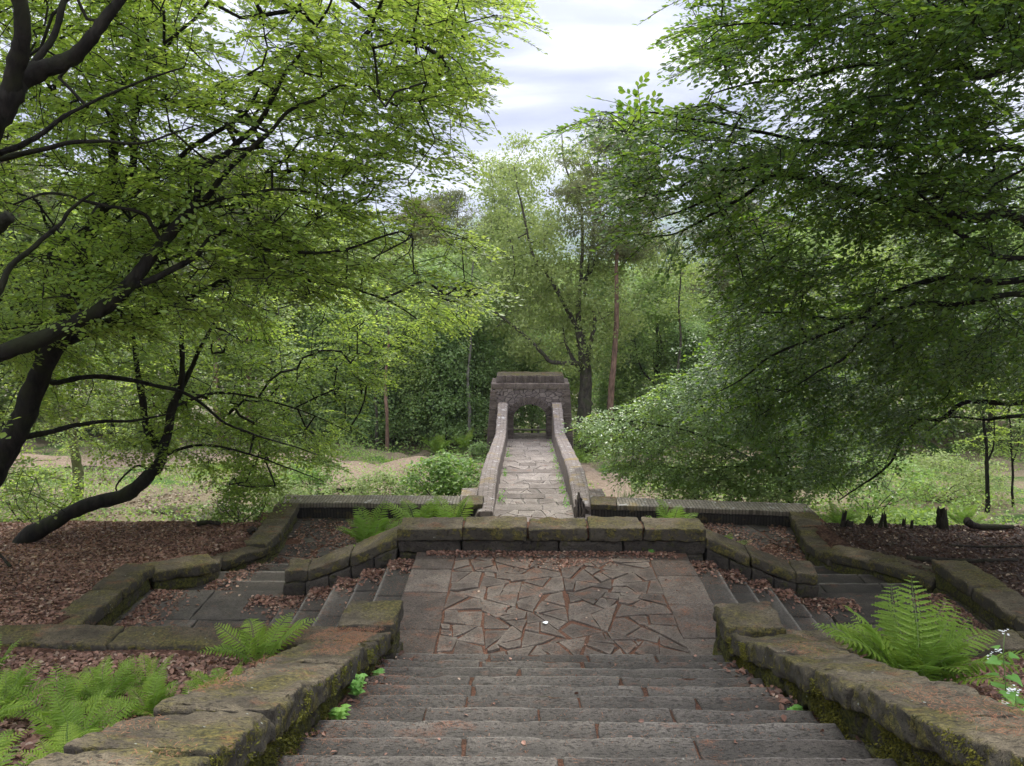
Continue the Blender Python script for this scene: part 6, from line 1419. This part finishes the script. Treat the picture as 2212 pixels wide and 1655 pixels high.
# ================================================================== LEAF LITTER
def litter(n_, regionf, zf, r, mb, leaf=0.065, clump=None, seed=1, thr=0.5, zj=0.02):
    xy = regionf(n_)
    if clump: xy = xy[r.random(len(xy)) < np.clip(thr + 1.4 * vn(np.column_stack([xy * clump, np.zeros(len(xy))]), seed), 0, 1)]
    z = zf(xy); P = np.column_stack([xy, z + r.uniform(.004, zj, len(xy))]); D = r.normal(0, 1, P.shape); D[:, 2] *= .28; Nn = r.normal(0, .42, P.shape) + np.array([0, 0, 1.])
    n2 = len(P); d = D / np.linalg.norm(D, axis=1, keepdims=True); s = np.cross(Nn, d); s /= np.linalg.norm(s, axis=1, keepdims=True); u = np.cross(d, s)
    sh = np.array([(-.5, 0, .0), (-.15, -.32, 1.), (.25, -.27, 1.), (.5, 0, .2), (.25, .27, 1.), (-.15, .32, 1.)])
    cur = r.uniform(-.05, .28, n2)[:, None, None]; sz = (leaf * r.uniform(.45, 1.3, n2))[:, None, None]
    V = P[:, None] + sz * (sh[None, :, :1] * d[:, None] + sh[None, :, 1:2] * s[:, None] + cur * sh[None, :, 2:] * u[:, None])
    f = np.array([[0, 1, 2, 3], [0, 3, 4, 5]]); mb.add(V.reshape(-1, 3), [(f[None] + (np.arange(n2) * 6)[:, None, None]).reshape(-1, 4)])
r = np.random.default_rng(77)
U = lambda a, b, n_: r.uniform(a, b, n_)
gz2 = lambda xy: ground(xy[:, 0], xy[:, 1])
mb = MB()
litter(30000, lambda n_: np.column_stack([U(-13, -6.5, n_), U(9.2, 16.8, n_)]), gz2, r, mb)
litter(3500, lambda n_: np.column_stack([U(-6.6, -5.7, n_), U(12.8, 17.3, n_)]), gz2, r, mb)
litter(12000, lambda n_: np.column_stack([U(-6.8, -2.1, n_), U(4.0, 8.55, n_)]), gz2, r, mb, .07, zj=.035)
litter(9000, lambda n_: np.column_stack([U(3.05, 6.4, n_), U(4.2, 8.55, n_)]), gz2, r, mb, .07, zj=.035)
tag(mb.build('leaf_litter', M['litter']), 'brown fallen beech leaves carpeting the left terrace and both beds', 'fallen leaves', None, 'stuff')
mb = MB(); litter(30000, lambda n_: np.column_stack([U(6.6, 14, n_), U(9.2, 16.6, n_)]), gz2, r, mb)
tag(mb.build('leaf_litter', M['dark_litter']), 'shade-darkened fallen leaves carpeting the right terrace', 'fallen leaves', None, 'stuff')
mb = MB(); cz = lambda z: (lambda xy: np.full(len(xy), z))
litter(9000, lambda n_: np.column_stack([U(-5.1, 6.0, n_), U(14.2, 17.45, n_)]), cz(-1.5), r, mb, .065, 1.1, 5, .75, .03)
litter(4500, lambda n_: np.column_stack([U(-5.0, -1.6, n_), U(14.6, 17.4, n_)]), cz(-1.5), r, mb, .065, 1.1, 6, .6, .03)
litter(4500, lambda n_: np.column_stack([U(3.0, 6.1, n_), U(13.5, 17.4, n_)]), cz(-1.5), r, mb, .065, 1.1, 6, .9, .03)
litter(500, lambda n_: np.column_stack([U(-6.1, -3.9, n_), U(9.3, 12.0, n_)]), cz(-.8), r, mb, .065, 1.3, 8, .15)
litter(1500, lambda n_: np.column_stack([-6.08 + np.abs(r.normal(0, .3, n_)), U(9.3, 12.0, n_)]), cz(-.8), r, mb, .065, None)
litter(1500, lambda n_: np.column_stack([7.0 - np.abs(r.normal(0, .4, n_)), U(9.3, 12.0, n_)]), cz(-.8), r, mb, .065, None)
litter(700, lambda n_: np.column_stack([-5.95 + np.abs(r.normal(0, .25, n_)) + .5, U(12.3, 14.4, n_)]), lambda xy: -0.8 - .175 * np.ceil((xy[:, 1] - 12.05) / .78), r, mb, .06, None)
def sidez(sg):
    xa = -1.66 if sg < 0 else 2.68
    return lambda xy: -0.16 * np.clip(np.ceil(sg * (xy[:, 0] - xa) / .43), 0, 5)
for sg in (-1, 1):
    xa = -1.66 if sg < 0 else 2.68
    litter(1700, lambda n_: np.column_stack([xa + sg * U(.02, 2.7, n_), Y1 - np.abs(r.normal(0, .22, n_))]), sidez(sg), r, mb, .06, None, zj=.05)
    for k in range(1, 6): litter(170, lambda n_: np.column_stack([xa + sg * (.43 * k + np.abs(r.normal(.02, .05, n_))), U(9.3, 11.7, n_)]), cz(-.16 * min(k + 1, 5)), r, mb, .055, 2.2, 9, .45)
# on the landing along the far wall
litter(1500, lambda n_: np.column_stack([U(-1.5, 2.5, n_), Y1 - np.abs(r.normal(0, .10, n_))]), cz(0), r, mb, .05, None, zj=.03)
litter(420, lambda n_: np.column_stack([.75 + r.normal(0, .33, n_), Y1 - .25 - np.abs(r.normal(0, .16, n_))]), cz(-.005), r, mb, .045, None)
litter(60, lambda n_: np.column_stack([U(-1.5, 2.3, n_), U(8.7, 11.5, n_)]), cz(0.005), r, mb, .04, None)
# in the corners of the main flight
stz = lambda xy: RS * np.ceil(np.clip((8.32 - xy[:, 1]) / TR, 0, 99))
litter(420, lambda n_: np.column_stack([-1.56 + np.abs(r.normal(0, .13, n_)), U(3.5, 8.5, n_)]), stz, r, mb, .06, 1.6, 11, .3)
litter(420, lambda n_: np.column_stack([2.38 - np.abs(r.normal(0, .13, n_)), U(3.5, 8.5, n_)]), stz, r, mb, .06, 1.6, 12, .3)
litter(90, lambda n_: np.column_stack([U(-1.5, 2.3, n_), U(3.5, 8.5, n_)]), stz, r, mb, .04, None)
tag(mb.build('leaf_litter', M['litter']), 'dead beech leaves drifted on paving, steps and lower terrace', 'fallen leaves', None, 'stuff')
mb = MB()
litter(30000, lambda n_: keepout(np.column_stack([U(-20, -1, n_), U(17.9, 30, n_)])), gz2, r, mb, .10, .5, 14, .55)
litter(8000, lambda n_: keepout(np.column_stack([U(2, 16, n_), U(17.9, 30, n_)])), gz2, r, mb, .10, .5, 14, .3)
tag(mb.build('leaf_litter', M['pale_litter']), 'pale dry leaves scattered over the open slopes beyond the terrace', 'fallen leaves', None, 'stuff')
# larch needles
def needles(n_, regionf, zf, mb, clump, seed, thr, lift=.006):
    xy = regionf(n_); xy = xy[r.random(len(xy)) < np.clip(thr + 1.5 * vn(np.column_stack([xy * clump, np.zeros(len(xy))]), seed), 0, 1)]
    P = np.column_stack([xy, zf(xy) + r.uniform(lift, lift + .01, len(xy))]); a = U(0, 6.28, len(P)); D = np.column_stack([np.cos(a), np.sin(a), r.normal(0, .15, len(P))])
    add_leaves(mb, P, D, r.normal(0, .3, P.shape) + np.array([0, 0, 1.]), U(.018, .045, len(P)), False, width=.13)
mb = MB()
needles(16000, lambda n_: np.column_stack([U(-1.6, 2.6, n_), U(8.6, 11.7, n_)]), cz(0), mb, 1.7, 20, .30)
needles(6000, lambda n_: np.column_stack([U(-1.55, 2.35, n_), U(3.6, 8.3, n_)]), stz, mb, 1.5, 21, .05)
needles(5000, lambda n_: np.column_stack([-1.55 + np.abs(r.normal(0, .25, n_)), U(3.6, 8.6, n_)]), stz, mb, 1.5, 21, .5)
wt = lambda xy: SL * (Y0 - xy[:, 1]) + np.interp(xy[:, 1], [3, 8], [.50, .40])
needles(11000, lambda n_: np.column_stack([U(-2.12, -1.5, n_), U(3.0, 8.0, n_)]), wt, mb, 1.9, 22, .35, .012)
needles(6000, lambda n_: np.column_stack([U(2.4, 3.0, n_), U(3.0, 8.0, n_)]), wt, mb, 1.9, 23, .3, .012)
needles(5000, lambda n_: np.column_stack([U(-1.7, 2.6, n_), U(Y1, Y1 + .48, n_)]), cz(.42), mb, 1.9, 24, .15, .012)
needles(7000, lambda n_: np.column_stack([U(-9, -2.1, n_), U(8.62, 9.1, n_)]), cz(.11), mb, 1.3, 25, .3, .012)
for sg in (-1, 1):
    xa = -1.66 if sg < 0 else 2.68; needles(6000, lambda n_: np.column_stack([xa + sg * U(.0, 2.2, n_), U(9.2, 11.7, n_)]), sidez(sg), mb, 1.6, 26, .4)
tag(mb.build('larch_needles', M['needle']), 'rusty orange larch needles sprinkled on steps, paving and wall tops', 'fallen needles', None, 'stuff')
# twigs on the steps
mb = MB()
for k in range(70):
    x, y = U(-1.4, 2.2, 1)[0], U(4, 8.4, 1)[0]; a = U(0, 6.28, 1)[0]; l_ = U(.04, .16, 1)[0]; z = RS * math.ceil((8.32 - y) / TR) + .012; d = np.array([math.cos(a) * l_, math.sin(a) * l_ * .5, 0])
    tube(mb, [np.array([x, y, z]) - d / 2, np.array([x, y, z + .004]) + [.004, .004, 0], np.array([x, y, z]) + d / 2], .0022, 4)
tag(mb.build('twigs', M['bark_dark']), 'thin dry twigs lying on the main steps', 'twigs', None, 'stuff')
# single pale leaves and a green one
for i_, (u, v, lab, mt, s) in enumerate([(1178, 1346, 'round white petal lying in the middle of the landing paving', 'petal', .07)]):
    p = PZ(u, v, .012); t = thing('fallen_petal', lab, 'petal', tuple(p)); mb = MB(); an = np.linspace(0, 6.283, 12, endpoint=False); mb.add(np.concatenate([np.column_stack([p[0] + s * .5 * np.cos(an) * (1 + .2 * np.sin(3 * an)), p[1] + s * .5 * np.sin(an), p[2] + .008 + .004 * np.sin(2 * an)]), [[p[0], p[1], p[2] + .004]]]), [np.array([[j, (j + 1) % 12, 12] for j in range(12)])]); mb.build('petal', M[mt], t)
p = PY(1597, 1643, 4.55); t = thing('fallen_green_leaf', 'fresh green leaf lying on a step at the bottom edge of the view', 'leaf', (p[0], 4.55, stepz(4.55))); mb = MB(); heart(mb, np.array([p[0] - .04, 4.58, stepz(4.55) + .02]), (1, -.3, 0), (0, 0, 1), .085); mb.build('blade', M['mustard'], t)
# yellow-green weeds along the bridge parapets
r = np.random.default_rng(99)
for i_, (y, sg) in enumerate([(18.6, 1), (20.6, 1), (22.6, 1), (24.4, 1), (26.6, 1), (29.0, 1), (31.5, 1), (19.4, -1), (23.5, -1), (28.0, -1)]):
    x = bxc(y) + sg * (HW - .08); z = bz(y); t = thing('parapet_weed', 'yellow-green weed growing in the angle between bridge deck and %s parapet' % ('right' if sg > 0 else 'left'), 'plant', (x, y, z), 'weeds along the %s bridge parapet' % ('right' if sg > 0 else 'left')); mb = MB(); n_ = 90
    P = np.column_stack([x - sg * np.abs(r.normal(0, .07, n_)), y + r.normal(0, .28, n_), z + np.abs(r.normal(0, .13, n_))]); add_leaves(mb, P, r.normal(0, 1, P.shape), r.normal(0, .5, P.shape) + np.array([0, 0, 1.]), U(.03, .08, n_), False); mb.build('leaves', M['mustard'], t)

# ================================================================== HAZE (air between here and the far hills)
mb = MB(); mb.add(box8(-6000, 6000, -40, 6200, -200, 420), [[0, 3, 2, 1], [4, 5, 6, 7], [0, 1, 5, 4], [1, 2, 6, 5], [2, 3, 7, 6], [3, 0, 4, 7]])
hz, t = newmat('haze'); n = NT(t); v = n.n('VolumePrincipled'); v.inputs['Color'].default_value = (0.84, 0.90, 1.0, 1); v.inputs['Density'].default_value = 0.00020
o_ = n.n('OutputMaterial'); n.l(v.outputs[0], o_.inputs['Volume'])
tag(mb.build('haze', hz), kind='stuff')
